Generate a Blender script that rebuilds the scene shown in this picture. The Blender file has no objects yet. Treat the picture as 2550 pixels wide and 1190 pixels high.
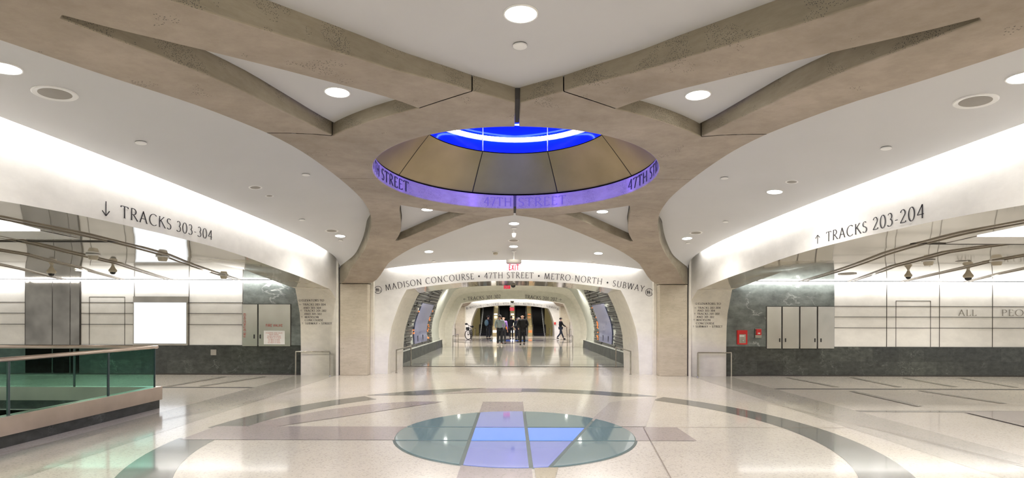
import bpy, bmesh, math, random
from mathutils import Vector, Matrix
random.seed(7)
sc = bpy.context.scene
COL = sc.collection
PI = math.pi
# ------------------------------------------------------------------ camera, world, exposure
F = 1255.0; CX, CY, CZ = -0.045, 0.0, 1.62; PX, PY = 1275.0, 791.0; ROLL = math.radians(0.15)
cd = bpy.data.cameras.new('camera'); cam = bpy.data.objects.new('camera', cd); COL.objects.link(cam)
cam.matrix_world = Matrix.Translation((CX, CY, CZ)) @ Matrix.Rotation(PI/2, 4, 'X') @ Matrix.Rotation(ROLL, 4, 'Z')
cd.sensor_width = 36; cd.lens = 36*F/2550; cd.shift_y = (791-595)/2550.0; cd.clip_start = .05; cd.clip_end = 300
sc.camera = cam
sc.view_settings.view_transform = 'Standard'; sc.view_settings.look = 'None'
sc.view_settings.gamma = 1; sc.view_settings.use_curve_mapping = False
sc.view_settings.exposure = 0.03
sc.cycles.max_bounces = 8; sc.cycles.caustics_reflective = False; sc.cycles.caustics_refractive = False
w = bpy.data.worlds.new('world'); sc.world = w; w.use_nodes = True
w.node_tree.nodes['Background'].inputs[0].default_value = (.95, .93, .9, 1)
w.node_tree.nodes['Background'].inputs[1].default_value = 0.75
LE = 1.0      # master lamp level
DOWN = 34*LE  # W per ceiling downlight
COVE = 9.5*LE   # W per metre of cove strip
C1, C2 = 7.05, 35.7     # centres of the two crossings along Y

def area(name, loc, sx, sy, power, color=(1, 1, 1), rot=None):
    l = bpy.data.lights.new(name, 'AREA'); l.shape = 'RECTANGLE'; l.size = sx; l.size_y = sy
    l.energy = power; l.color = color
    o = bpy.data.objects.new(name, l); COL.objects.link(o); o.location = loc
    if rot: o.rotation_euler = rot
    return o
# ------------------------------------------------------------------ pixel helpers (camera geometry of the photograph)
def ray(px, py):
    x, y = px-PX, py-PY
    c, s = math.cos(ROLL), math.sin(ROLL)
    x, y = x*c+y*s, -x*s+y*c
    return x/F, -y/F
def W(px, py, Y):
    a, b = ray(px, py); return Vector((CX+a*Y, Y, CZ+b*Y))
def G(px, py, z=0.0):
    a, b = ray(px, py); Y = (z-CZ)/b; return Vector((CX+a*Y, Y, z))
# ------------------------------------------------------------------ materials
def nt(m):
    m.use_nodes = True; return m.node_tree, m.node_tree.nodes['Principled BSDF']
def ramp(t, fac, stops):
    r = t.nodes.new('ShaderNodeValToRGB'); e = r.color_ramp.elements
    while len(e) < len(stops): e.new(0.5)
    for q, (p, c) in zip(e, stops): q.position = p; q.color = (*c, 1)
    t.links.new(fac, r.inputs[0]); return r.outputs[0]
def tex(t, kind, scale, stretch=(1, 1, 1), **kw):
    co = t.nodes.new('ShaderNodeTexCoord'); mp = t.nodes.new('ShaderNodeMapping')
    mp.inputs['Scale'].default_value = stretch
    t.links.new(co.outputs['Object'], mp.inputs[0])
    n = t.nodes.new(kind); n.inputs['Scale'].default_value = scale
    for k, v in kw.items(): n.inputs[k].default_value = v
    t.links.new(mp.outputs[0], n.inputs['Vector']); return n
def mixc(t, f, a, b, mode='MIX'):
    m = t.nodes.new('ShaderNodeMix'); m.data_type = 'RGBA'; m.blend_type = mode
    for s, v in ((0, f), (6, a), (7, b)):
        if hasattr(v, 'is_linked') or hasattr(v, 'links'): t.links.new(v, m.inputs[s])
        elif isinstance(v, tuple): m.inputs[s].default_value = (*v, 1)
        else: m.inputs[s].default_value = v
    return m.outputs[2]
def bump(t, b, h, st, d=.02):
    n = t.nodes.new('ShaderNodeBump'); n.inputs['Strength'].default_value = st; n.inputs['Distance'].default_value = d
    t.links.new(h, n.inputs['Height']); t.links.new(n.outputs[0], b.inputs['Normal'])
def plain(name, col, rough=.5, metal=0., emit=None, es=1., var=.06, scale=3, coat=0, bmp=0):
    m = bpy.data.materials.new(name); t, b = nt(m)
    n = tex(t, 'ShaderNodeTexNoise', scale, Detail=4)
    lo = tuple(c*(1-var) for c in col); hi = tuple(min(1, c*(1+var)) for c in col)
    t.links.new(ramp(t, n.outputs['Fac'], [(.3, lo), (.7, hi)]), b.inputs['Base Color'])
    b.inputs['Roughness'].default_value = rough; b.inputs['Metallic'].default_value = metal
    if coat: b.inputs['Coat Weight'].default_value = coat; b.inputs['Coat Roughness'].default_value = .05
    if emit: b.inputs['Emission Color'].default_value = (*emit, 1); b.inputs['Emission Strength'].default_value = es
    if bmp: bump(t, b, n.outputs['Fac'], bmp)
    return m
def concrete(name, a, b_, pits):
    m = bpy.data.materials.new(name); t, b = nt(m)
    n1 = tex(t, 'ShaderNodeTexNoise', .9, (1, 1, 1.5), Detail=8, Roughness=.65)
    n2 = tex(t, 'ShaderNodeTexNoise', 6, (1, 1, 4), Detail=6, Roughness=.7)
    c = ramp(t, n1.outputs['Fac'], [(.3, a), (.72, b_)])
    c2 = ramp(t, n2.outputs['Fac'], [(.30, (.74, .72, .68)), (.6, (1, 1, 1))])
    c = mixc(t, .55, c, c2, 'MULTIPLY')
    v = tex(t, 'ShaderNodeTexVoronoi', 105 if pits else 60, (1, 1, 1))
    nz = tex(t, 'ShaderNodeTexNoise', 3, Detail=2)
    s = t.nodes.new('ShaderNodeMath'); s.operation = 'MULTIPLY'; t.links.new(nz.outputs['Fac'], s.inputs[0]); s.inputs[1].default_value = .52 if pits else .38
    l = t.nodes.new('ShaderNodeMath'); l.operation = 'LESS_THAN'; t.links.new(v.outputs['Distance'], l.inputs[0]); t.links.new(s.outputs[0], l.inputs[1])
    k = t.nodes.new('ShaderNodeMath'); k.operation = 'MULTIPLY'; t.links.new(l.outputs[0], k.inputs[0])
    g = t.nodes.new('ShaderNodeMath'); g.operation = 'GREATER_THAN'; t.links.new(nz.outputs['Fac'], g.inputs[0]); g.inputs[1].default_value = .50 if pits else .66
    t.links.new(g.outputs[0], k.inputs[1])
    c = mixc(t, k.outputs[0], c, (.10, .09, .075))
    t.links.new(c, b.inputs['Base Color']); b.inputs['Roughness'].default_value = .75
    bump(t, b, n2.outputs['Fac'], .25, .01)
    return m
def marble(name, base, vein, rough, vs=1.2, amt=.5, width=.035, joints=None, coat=0, mott=.14):
    m = bpy.data.materials.new(name); t, b = nt(m)
    n = tex(t, 'ShaderNodeTexNoise', vs, (1, 1, 1.3), Detail=9, Roughness=.6, Distortion=.5)
    q = t.nodes.new('ShaderNodeMath'); q.operation = 'SUBTRACT'; q.inputs[1].default_value = .5; t.links.new(n.outputs['Fac'], q.inputs[0])
    ab = t.nodes.new('ShaderNodeMath'); ab.operation = 'ABSOLUTE'; t.links.new(q.outputs[0], ab.inputs[0])
    f = ramp(t, ab.outputs[0], [(0, (amt, amt, amt)), (width, (0, 0, 0))])
    n3 = tex(t, 'ShaderNodeTexNoise', vs*.9, (1.4, 1, .7), Detail=3)
    f3 = ramp(t, n3.outputs['Fac'], [(.48, (0, 0, 0)), (.66, (1, 1, 1))])
    ff = mixc(t, 1.0, f, f3, 'MULTIPLY')
    n2 = tex(t, 'ShaderNodeTexNoise', vs*3, (1, 1, 1.6), Detail=8, Roughness=.65)
    c = ramp(t, n2.outputs['Fac'], [(.3, tuple(x*(1-mott) for x in base)), (.7, base)])
    c = mixc(t, ff, c, vein)
    t.links.new(c, b.inputs['Base Color']); b.inputs['Roughness'].default_value = rough
    if coat: b.inputs['Coat Weight'].default_value = coat; b.inputs['Coat Roughness'].default_value = .04
    return m
def terrazzo(name, base, rough=.18, speck=.35):
    m = bpy.data.materials.new(name); t, b = nt(m)
    n = tex(t, 'ShaderNodeTexNoise', .8, Detail=5)
    c = ramp(t, n.outputs['Fac'], [(.3, tuple(x*.9 for x in base)), (.7, base)])
    v = tex(t, 'ShaderNodeTexVoronoi', 55); wn = t.nodes.new('ShaderNodeSeparateColor'); t.links.new(v.outputs['Color'], wn.inputs[0])
    f = ramp(t, wn.outputs[0], [(.80, (0, 0, 0)), (.9, (speck, speck, speck))])
    c = mixc(t, f, c, tuple(x*.45 for x in base))
    v2 = tex(t, 'ShaderNodeTexVoronoi', 130); w2 = t.nodes.new('ShaderNodeSeparateColor'); t.links.new(v2.outputs['Color'], w2.inputs[0])
    f2 = ramp(t, w2.outputs[1], [(.7, (0, 0, 0)), (.85, (.3, .3, .3))])
    c = mixc(t, f2, c, tuple(min(1, x*1.25) for x in base))
    t.links.new(c, b.inputs['Base Color']); b.inputs['Roughness'].default_value = rough
    b.inputs['Coat Weight'].default_value = .42; b.inputs['Coat Roughness'].default_value = .06
    return m
M = {}
M['conc'] = concrete('smooth_concrete', (.30, .252, .20), (.46, .395, .325), False)
M['conc_face'] = concrete('pitted_concrete', (.25, .215, .155), (.40, .355, .27), True)
M['colconc'] = concrete('column_concrete', (.44, .39, .30), (.60, .54, .43), False)
M['plaster'] = plain('ceiling_plaster', (.58, .58, .58), .6, var=.02, scale=1)
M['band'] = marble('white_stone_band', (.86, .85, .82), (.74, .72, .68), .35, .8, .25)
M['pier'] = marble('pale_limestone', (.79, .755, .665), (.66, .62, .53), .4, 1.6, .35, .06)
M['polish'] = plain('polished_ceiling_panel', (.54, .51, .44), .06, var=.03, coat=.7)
M['soffit'] = plain('polished_stone_soffit', (.46, .42, .33), .10, var=.08, coat=.3)  # darker tan base also carries the reflected granite and pier
def blocks(m):
    "stone laid in blocks: each block a slightly different tone"
    t = m.node_tree; b = t.nodes['Principled BSDF']; co = t.nodes.new('ShaderNodeTexCoord'); sp = t.nodes.new('ShaderNodeSeparateXYZ'); cb = t.nodes.new('ShaderNodeCombineXYZ')
    t.links.new(co.outputs['Object'], sp.inputs[0]); t.links.new(sp.outputs[0], cb.inputs[0]); t.links.new(sp.outputs[2], cb.inputs[1])
    k = t.nodes.new('ShaderNodeTexBrick'); t.links.new(cb.outputs[0], k.inputs[0])
    for n, v in (('Scale', 1), ('Mortar Size', .003), ('Brick Width', .72), ('Row Height', .415)): k.inputs[n].default_value = v
    k.inputs['Color1'].default_value = (.45, .45, .45, 1); k.inputs['Color2'].default_value = (1.25, 1.25, 1.2, 1); k.inputs['Mortar'].default_value = (.3, .3, .3, 1)
    src = b.inputs['Base Color'].links[0].from_socket; t.links.new(mixc(t, .75, src, k.outputs[0], 'MULTIPLY'), b.inputs['Base Color'])
M['whitem'] = marble('white_marble_panel', (.86, .85, .82), (.70, .69, .66), .25, .7, .3, .02, coat=.3)
M['green'] = marble('green_granite', (.22, .25, .235), (.68, .70, .68), .28, 1.1, .85, .02, coat=.3, mott=.6)
M['greenlo'] = marble('dark_granite', (.07, .078, .068), (.26, .29, .26), .28, 2.0, .5, .014, coat=.3, mott=.75)
M['plinth'] = plain('dark_plinth', (.05, .055, .05), .6, var=.4, scale=4)
blocks(M['greenlo'])
M['joint'] = plain('dark_joint', (.05, .045, .04), .7)
M['seam'] = plain('seam', (.22, .18, .14), .8)
M['black'] = plain('black_void', (.006, .006, .006), .8)
M['floor'] = terrazzo('cream_terrazzo', (.66, .61, .52))
M['fl_dark'] = terrazzo('grey_green_terrazzo', (.155, .16, .145), speck=.5)
M['fl_mauve'] = terrazzo('mauve_terrazzo', (.40, .345, .33))
M['fl_pale'] = terrazzo('pale_mauve_terrazzo', (.56, .51, .46))
M['fl_tan'] = terrazzo('tan_terrazzo', (.44, .38, .26))
M['fl_beige'] = terrazzo('greige_terrazzo', (.47, .44, .37))
M['fl_grey'] = terrazzo('tunnel_grey_terrazzo', (.47, .465, .40), .09)
M['fl_line'] = terrazzo('dark_terrazzo_line', (.17, .16, .145))
M['steel'] = plain('brushed_steel', (.42, .395, .345), .25, 1.0, var=.12, scale=2)
M['elev'] = plain('dark_brushed_steel', (.26, .245, .215), .22, 1.0, var=.35, scale=1.2)
M['steelr'] = plain('satin_steel', (.66, .56, .50), .28, 1.0, var=.08)
M['cab'] = plain('cabinet_steel', (.60, .58, .53), .22, .85, var=.10, scale=1.6)
M['bronze'] = plain('bronze_panel', (.34, .28, .165), .34, 1.0, var=.14, scale=1.3)
M['ink'] = plain('black_lettering', (.012, .010, .016), .5)
M['ink2'] = plain('carved_lettering', (.20, .17, .20), .7)
M['red'] = plain('red_paint', (.62, .02, .02), .4)
M['redink'] = plain('red_lettering', (.5, .06, .04), .5)
M['white'] = plain('white_metal', (.8, .8, .78), .35)
M['grey'] = plain('grey_grille', (.30, .28, .25), .6)
M['lamp'] = plain('lamp_glow', (1, 1, 1), .5, emit=(1, .98, .95), es=14)
M['strip'] = plain('strip_glow', (1, 1, 1), .5, emit=(1, .98, .95), es=4)
M['screen'] = plain('lit_advert_screen', (.2, .2, .2), .3, emit=(.93, .97, 1), es=.85, var=.01)
M['bluew'] = plain('blue_glass_wall', (.0, .01, .35), .08, emit=(.005, .01, 1.0), es=1.1, var=.3, scale=1, coat=1)
M['bluering'] = plain('white_ring_glow', (1, 1, 1), .5, emit=(.85, .88, 1), es=16)
M['bluethin'] = plain('cyan_ring_reflection', (.2, .4, 1), .5, emit=(.25, .5, 1), es=5)
M['exitred'] = plain('exit_sign_red', (.12, .0, .005), .5, emit=(1, .01, .05), es=.8)
M['exitpanel'] = plain('exit_sign_panel', (.30, .22, .24), .5, emit=(1, .5, .6), es=.3, var=.2, scale=20)
M['glassf'] = plain('glowing_glass_floor', (.11, .16, .175), .06, emit=(.24, .40, .44), es=.36, var=.1, coat=1)
M['glassfb'] = plain('blue_glass_floor', (.05, .09, .3), .06, emit=(.11, .27, 1.0), es=1.3, var=.05, coat=1)
M['glassfl'] = plain('lilac_glass_floor', (.12, .14, .26), .06, emit=(.27, .32, .80), es=.72, var=.08, coat=1)
M['gjoint'] = plain('glass_joint', (.10, .14, .13), .3)
M['dome'] = plain('smoked_dome', (.01, .01, .01), .1)
M['railm'] = plain('bronze_channel', (.24, .20, .145), .4, .3)
M['almond'] = plain('almond_plastic', (.50, .45, .35), .5)
M['skin'] = plain('skin', (.55, .33, .24), .5)
M['slate_grey'] = plain('tunnel_plaster', (.56, .58, .52), .4, var=.08)
M['tscreen'] = plain('lilac_screen', (.16, .17, .25), .15, emit=(.35, .37, .62), es=.14, var=.03)
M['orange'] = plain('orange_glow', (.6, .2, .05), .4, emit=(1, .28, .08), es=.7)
M['gold'] = plain('brassy_panel', (.62, .52, .30), .3, .8, var=.2, emit=(1, .8, .35), es=.12)  # faint glow put into the brass itself, which is no lamp
M['rubber'] = plain('black_rubber', (.01, .01, .01), .6)
def slate():
    m = bpy.data.materials.new('stacked_slate'); t, b = nt(m)
    n = tex(t, 'ShaderNodeTexNoise', 3, (1, .6, 14), Detail=3)
    n2 = tex(t, 'ShaderNodeTexNoise', 1.2, (1, 1, 9), Detail=2)
    wv = tex(t, 'ShaderNodeTexWave', 2.6, (0, .02, 1), Distortion=.8, Detail=1); wv.bands_direction = 'Z'
    c = ramp(t, wv.outputs['Fac'], [(.25, (.012, .014, .013)), (.5, (.07, .075, .07)), (.9, (.13, .135, .12))])
    c2 = ramp(t, n.outputs['Fac'], [(.35, (.35, .35, .35)), (.65, (1, 1, 1))])
    t.links.new(mixc(t, .8, c, c2, 'MULTIPLY'), b.inputs['Base Color']); b.inputs['Roughness'].default_value = .3
    bump(t, b, wv.outputs['Fac'], .6, .03)
    return m
M['slate'] = slate()
def glass():
    m = bpy.data.materials.new('green_tinted_glass'); t, b = nt(m)
    b.inputs['Base Color'].default_value = (.50, .80, .74, 1); b.inputs['Roughness'].default_value = 0.0
    b.inputs['IOR'].default_value = 1.45; b.inputs['Transmission Weight'].default_value = 1
    return m
M['glass'] = glass()
def glassthin():
    # architectural glass pane: tinted see-through with mirror reflection, light passes for shadows
    m = bpy.data.materials.new('teal_balustrade_glass'); m.use_nodes = True; t = m.node_tree
    t.nodes.remove(t.nodes['Principled BSDF']); out = t.nodes['Material Output']
    tr = t.nodes.new('ShaderNodeBsdfTransparent'); tr.inputs[0].default_value = (.74, .91, .86, 1)
    gl = t.nodes.new('ShaderNodeBsdfGlossy'); gl.inputs['Roughness'].default_value = .02
    fr = t.nodes.new('ShaderNodeLayerWeight'); fr.inputs[0].default_value = .12
    mx = t.nodes.new('ShaderNodeMixShader')
    t.links.new(fr.outputs[0], mx.inputs[0]); t.links.new(tr.outputs[0], mx.inputs[1]); t.links.new(gl.outputs[0], mx.inputs[2])
    t.links.new(mx.outputs[0], out.inputs[0]); return m
M['pane'] = glassthin()
# ------------------------------------------------------------------ mesh builder
class MB:
    def __init__(s): s.v = []; s.f = []; s.mi = []
    def vert(s, p): s.v.append(tuple(p)); return len(s.v)-1
    def poly(s, pts, mi=0):
        i = [s.vert(p) for p in pts]; s.f.append(i); s.mi.append(mi)
    def box(s, a, b, mi=0):
        x0, x1 = sorted((a[0], b[0])); y0, y1 = sorted((a[1], b[1])); z0, z1 = sorted((a[2], b[2]))
        p = [s.vert((x, y, z)) for z in (z0, z1) for y in (y0, y1) for x in (x0, x1)]
        for q in ((0, 2, 3, 1), (4, 5, 7, 6), (0, 1, 5, 4), (2, 6, 7, 3), (0, 4, 6, 2), (1, 3, 7, 5)):
            s.f.append([p[k] for k in q]); s.mi.append(mi)
    def grid(s, rows, mi=0):
        n = len(rows[0]); ids = [[s.vert(p) for p in r] for r in rows]
        for a in range(len(rows)-1):
            for b in range(n-1):
                s.f.append([ids[a][b], ids[a][b+1], ids[a+1][b+1], ids[a+1][b]]); s.mi.append(mi)
    def prism(s, pts, d, mi=0):
        "closed polygon pts extruded by vector d"
        d = Vector(d); a = [s.vert(p) for p in pts]; b = [s.vert(Vector(p)+d) for p in pts]; n = len(pts)
        s.f.append(a); s.mi.append(mi); s.f.append(b[::-1]); s.mi.append(mi)
        for i in range(n):
            j = (i+1) % n; s.f.append([a[i], a[j], b[j], b[i]]); s.mi.append(mi)
    def tube(s, pts, r, n=8, mi=0, cap=True, closed=False):
        pts = [Vector(p) for p in pts]; rings = []; N = len(pts); up = None
        rr = r if isinstance(r, (list, tuple)) else [r]*N
        for i, p in enumerate(pts):
            if closed: d = pts[(i+1) % N]-pts[i-1]
            else: d = pts[min(i+1, N-1)]-pts[max(i-1, 0)]
            d.normalize()
            if up is None or abs(up.dot(d)) > .95: up = Vector((0, 0, 1)) if abs(d.z) < .9 else Vector((1, 0, 0))
            a = d.cross(up).normalized(); b = a.cross(d).normalized(); up = b
            k = 1.0
            if 0 < i < N-1 and not closed:
                c = (pts[i]-pts[i-1]).normalized().dot((pts[i+1]-pts[i]).normalized()); k = 1/max(.5, math.sqrt((1+c)/2))
            rings.append([s.vert(p+(a*math.cos(2*PI*j/n)+b*math.sin(2*PI*j/n))*rr[i]*k) for j in range(n)])
        m = N if closed else N-1
        for i in range(m):
            A, B = rings[i], rings[(i+1) % N]
            for j in range(n):
                s.f.append([A[j], A[(j+1) % n], B[(j+1) % n], B[j]]); s.mi.append(mi)
        if cap and not closed:
            s.f.append(rings[0][::-1]); s.mi.append(mi); s.f.append(rings[-1]); s.mi.append(mi)
    def lathe(s, prof, c, n=32, mi=0, ax=None):
        "profile [(r,z)] around vertical axis at c (or axis frame ax)"
        c = Vector(c); R = ax if ax else Matrix.Identity(3)
        rows = []
        for k in range(n+1):
            a = 2*PI*k/n
            rows.append([c+R @ Vector((r*math.cos(a), r*math.sin(a), z)) for r, z in prof])
        s.grid(rows, mi)
    def ball(s, c, rx, ry=None, rz=None, n=12, mi=0):
        ry = ry or rx; rz = rz or rx; c = Vector(c); rows = []
        for i in range(n+1):
            th = PI*i/n
            rows.append([c+Vector((rx*math.sin(th)*math.cos(2*PI*j/(2*n)), ry*math.sin(th)*math.sin(2*PI*j/(2*n)), rz*math.cos(th))) for j in range(2*n+1)])
        s.grid(rows, mi)
    def build(s, name, mats, parent=None, smooth=False, weld=1e-5, loc=None, bevel=0):
        me = bpy.data.meshes.new(name); off = Vector(loc) if loc else Vector((0, 0, 0))
        me.from_pydata([tuple(Vector(p)-off) for p in s.v], [], s.f)
        if not isinstance(mats, (list, tuple)): mats = [mats]
        for m in mats: me.materials.append(M[m] if isinstance(m, str) else m)
        for p, i in zip(me.polygons, s.mi): p.material_index = i
        bm = bmesh.new(); bm.from_mesh(me)
        if weld: bmesh.ops.remove_doubles(bm, verts=bm.verts, dist=weld)
        bmesh.ops.dissolve_degenerate(bm, edges=bm.edges, dist=1e-6)
        bmesh.ops.recalc_face_normals(bm, faces=bm.faces)
        bm.to_mesh(me); bm.free()
        if smooth:
            for p in me.polygons: p.use_smooth = True
            if smooth != 'all': me.set_sharp_from_angle(angle=math.radians(38))
        o = bpy.data.objects.new(name, me); COL.objects.link(o)
        if loc: o.location = loc
        if parent is not None:
            o.parent = parent
            if loc is None: o.matrix_parent_inverse = Matrix.Identity(4); o.location = -parent.location if parent.type == 'EMPTY' else (0, 0, 0)
        if bevel:
            b = o.modifiers.new('bevel', 'BEVEL'); b.width = bevel; b.segments = 2; b.limit_method = 'ANGLE'
        return o
def tag(o, label=None, cat=None, group=None, kind=None):
    if label: o['label'] = label
    if cat: o['category'] = cat
    if group: o['group'] = group
    if kind: o['kind'] = kind
    return o
def thing(name, label, cat, loc=(0, 0, 0), group=None):
    o = bpy.data.objects.new(name, None); COL.objects.link(o); o.location = loc; o.empty_display_size = .1
    return tag(o, label, cat, group)
def struct(name, mb, mats, parent=None, **k):
    o = mb.build(name, mats, parent, **k)
    if parent is None: o['kind'] = 'structure'
    return o
def copy_tree(o, parent=None):
    c = o.copy(); COL.objects.link(c)
    if parent: c.parent = parent
    for ch in [x for x in COL.objects if x.parent == o]: copy_tree(ch, c)
    return c
# ------------------------------------------------------------------ roman lettering drawn with a broad nib
def arc(cx, cy, rx, ry, a0, a1, n=14):
    return [(cx+rx*math.cos(math.radians(a0+(a1-a0)*i/n)), cy+ry*math.sin(math.radians(a0+(a1-a0)*i/n))) for i in range(n+1)]
S_ = arc(.25, .755, .175, .235, 35, 230, 12)+arc(.235, .255, .205, .255, 65, -145, 12)
GL = {
 'A': (.74, [[(.06, 0), (.37, 1)], [(.35, 1.02), (.68, 0)], [(.17, .36), (.56, .36)]], [(.06, 0), (.68, 0)]),
 'B': (.60, [[(.13, 0), (.13, 1)], [(.1, 1)]+arc(.27, .77, .20, .23, 90, -90)+[(.13, .54)], [(.13, .54)]+arc(.29, .27, .25, .27, 90, -90)+[(.1, 0)]], [(.13, 0), (.13, 1)]),
 'C': (.76, [arc(.45, .5, .38, .51, 48, 312, 22)], []),
 'D': (.82, [[(.13, 0), (.13, 1)], [(.1, 1)]+arc(.34, .5, .41, .5, 90, -90, 18)+[(.1, 0)]], [(.13, 0), (.13, 1)]),
 'E': (.54, [[(.13, 0), (.13, 1)], [(.1, .98), (.46, .98), (.47, .86)], [(.13, .53), (.40, .53)], [(.1, .02), (.48, .02), (.51, .16)]], [(.13, 0), (.13, 1)]),
 'F': (.50, [[(.13, 0), (.13, 1)], [(.1, .98), (.46, .98), (.47, .86)], [(.13, .53), (.40, .53)]], [(.13, 0), (.13, 1)]),
 'G': (.78, [arc(.45, .5, .38, .51, 48, 300, 22), [(.70, .08), (.70, .42)]], [(.70, .42)]),
 'H': (.82, [[(.13, 0), (.13, 1)], [(.69, 0), (.69, 1)], [(.13, .53), (.69, .53)]], [(.13, 0), (.13, 1), (.69, 0), (.69, 1)]),
 'I': (.27, [[(.135, 0), (.135, 1)]], [(.135, 0), (.135, 1)]),
 'K': (.70, [[(.13, 0), (.13, 1)], [(.55, 1), (.14, .52)], [(.27, .62), (.68, 0)]], [(.13, 0), (.13, 1), (.55, 1), (.67, 0)]),
 'L': (.52, [[(.13, 0), (.13, 1)], [(.1, .02), (.46, .02), (.50, .18)]], [(.13, 0), (.13, 1)]),
 'M': (.96, [[(.10, 0), (.20, 1)], [(.20, 1), (.48, .04)], [(.48, .04), (.76, 1)], [(.76, 1), (.86, 0)]], [(.10, 0), (.86, 0), (.17, 1), (.79, 1)]),
 'N': (.84, [[(.14, 0), (.14, 1)], [(.14, 1), (.70, 0)], [(.70, 0), (.70, 1)]], [(.14, 0), (.12, 1), (.70, 1)]),
 'O': (.88, [arc(.44, .5, .38, .51, 0, 360, 28)], []),
 'P': (.56, [[(.13, 0), (.13, 1)], [(.1, 1)]+arc(.28, .74, .23, .26, 90, -90)+[(.13, .48)]], [(.13, 0), (.13, 1)]),
 'R': (.66, [[(.13, 0), (.13, 1)], [(.1, 1)]+arc(.28, .75, .22, .25, 90, -90)+[(.13, .5)], [(.27, .5), (.64, 0)]], [(.13, 0), (.13, 1), (.63, 0)]),
 'S': (.50, [S_], []),
 'T': (.66, [[(.33, 0), (.33, 1)], [(.04, .85), (.05, .98), (.61, .98), (.62, .85)]], [(.33, 0)]),
 'U': (.78, [[(.13, 1), (.13, .3)]+arc(.39, .3, .26, .3, 180, 360, 14)+[(.65, 1)]], [(.13, 1), (.65, 1)]),
 'V': (.72, [[(.06, 1), (.37, 0)], [(.36, 0), (.66, 1)]], [(.06, 1), (.66, 1)]),
 'W': (1.04, [[(.06, 1), (.30, 0)], [(.30, 0), (.53, 1)], [(.53, 1), (.76, 0)], [(.76, 0), (.98, 1)]], [(.06, 1), (.53, 1), (.98, 1)]),
 'X': (.72, [[(.08, 1), (.64, 0)], [(.62, 1), (.08, 0)]], [(.08, 1), (.64, 0), (.62, 1), (.08, 0)]),
 'Y': (.68, [[(.06, 1), (.34, .48)], [(.62, 1), (.34, .48), (.34, 0)]], [(.06, 1), (.62, 1), (.34, 0)]),
 '0': (.58, [arc(.29, .5, .23, .51, 0, 360, 26)], []),
 '1': (.36, [[(.06, .86), (.2, 1), (.2, 0)]], [(.2, 0)]),
 '2': (.54, [arc(.25, .74, .19, .26, 165, -25, 12)+[(.05, .03)], [(.05, .03), (.46, .03), (.50, .14)]], []),
 '3': (.50, [arc(.22, .76, .17, .24, 150, -80, 12)+arc(.20, .27, .23, .27, 80, -145, 12)], []),
 '4': (.58, [[(.42, 0), (.42, 1)], [(.42, 1), (.04, .30), (.54, .30)]], []),
 '7': (.52, [[(.04, .86), (.05, .97), (.49, .97), (.18, 0)]], []),
 '-': (.34, [[(.05, .38), (.29, .38)]], []),
 ' ': (.30, [], []),
}
def glyph_quads(ch, T=.115, t=.042, sans=False, ser=.085):
    "returns list of quads in glyph space"
    out = []
    if ch == '*': return .5, [[(.08, .46), (.25, .66), (.42, .46), (.25, .26)]]
    if ch in '<>^_':
        A = {'<': [[(.05, .45), (.75, .45)], [(.33, .75), (.05, .45), (.33, .15)]], '>': [[(.05, .45), (.75, .45)], [(.47, .75), (.75, .45), (.47, .15)]],
             '^': [[(.35, 0), (.35, .95)], [(.08, .62), (.35, .95), (.62, .62)]], '_': [[(.35, 0), (.35, .95)], [(.08, .33), (.35, 0), (.62, .33)]]}[ch]
        w_, st, sf = .8, A, []; sans = True; T = .07
    elif ch == '@':
        w_, st, sf = 1.1, [arc(.5, .5, .48, .5, 0, 360, 24), [(.46, .78), (.46, .45), (.64, .45), (.70, .22)], arc(.46, .36, .19, .19, 120, 330, 8)], []; sans = True; T = .07
    else: w_, st, sf = GL[ch]
    na = math.radians(14)
    for pl in st:
        n = len(pl)
        offs = []
        for i in range(n):
            a = pl[max(i-1, 0)]; b = pl[min(i+1, n-1)]
            if sans: a_, b_ = a, b
            d = math.atan2(b[1]-a[1], b[0]-a[0])
            wd = T if sans else t+(T-t)*abs(math.sin(d-na))
            offs.append((-math.sin(d)*wd/2, math.cos(d)*wd/2))
        for i in range(n-1):
            # per-segment width for straight runs
            if n <= 6:
                d = math.atan2(pl[i+1][1]-pl[i][1], pl[i+1][0]-pl[i][0]); wd = T if sans else t+(T-t)*abs(math.sin(d-na))
                o0 = o1 = (-math.sin(d)*wd/2, math.cos(d)*wd/2)
            else: o0, o1 = offs[i], offs[i+1]
            p, q = pl[i], pl[i+1]
            out.append([(p[0]+o0[0], p[1]+o0[1]), (p[0]-o0[0], p[1]-o0[1]), (q[0]-o1[0], q[1]-o1[1]), (q[0]+o1[0], q[1]+o1[1])])
    if not sans:
        for (x, y) in sf:
            y0 = y if y < .5 else y-.035
            out.append([(x-ser, y0), (x+ser, y0), (x+ser*.9, y0+.035), (x-ser*.9, y0+.035)])
    return w_, out
def text_width(s, track=.12): return sum(glyph_quads(c)[0]+track for c in s)-track
def text_mesh(mb, s, mapf, size, width=None, track=.12, sans=False, T=.115, digit=1.0):
    nat = text_width(s, track)*size
    k = (width/nat) if width else 1.0
    u = 0
    for c in s:
        w_, qs = glyph_quads(c, T=T, sans=sans)
        dv = digit if c.isdigit() else 1.0
        for q in qs:
            mb.poly([mapf((u+x*size)*k, y*size*dv) for x, y in q])
        u += (w_+track)*size
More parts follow.
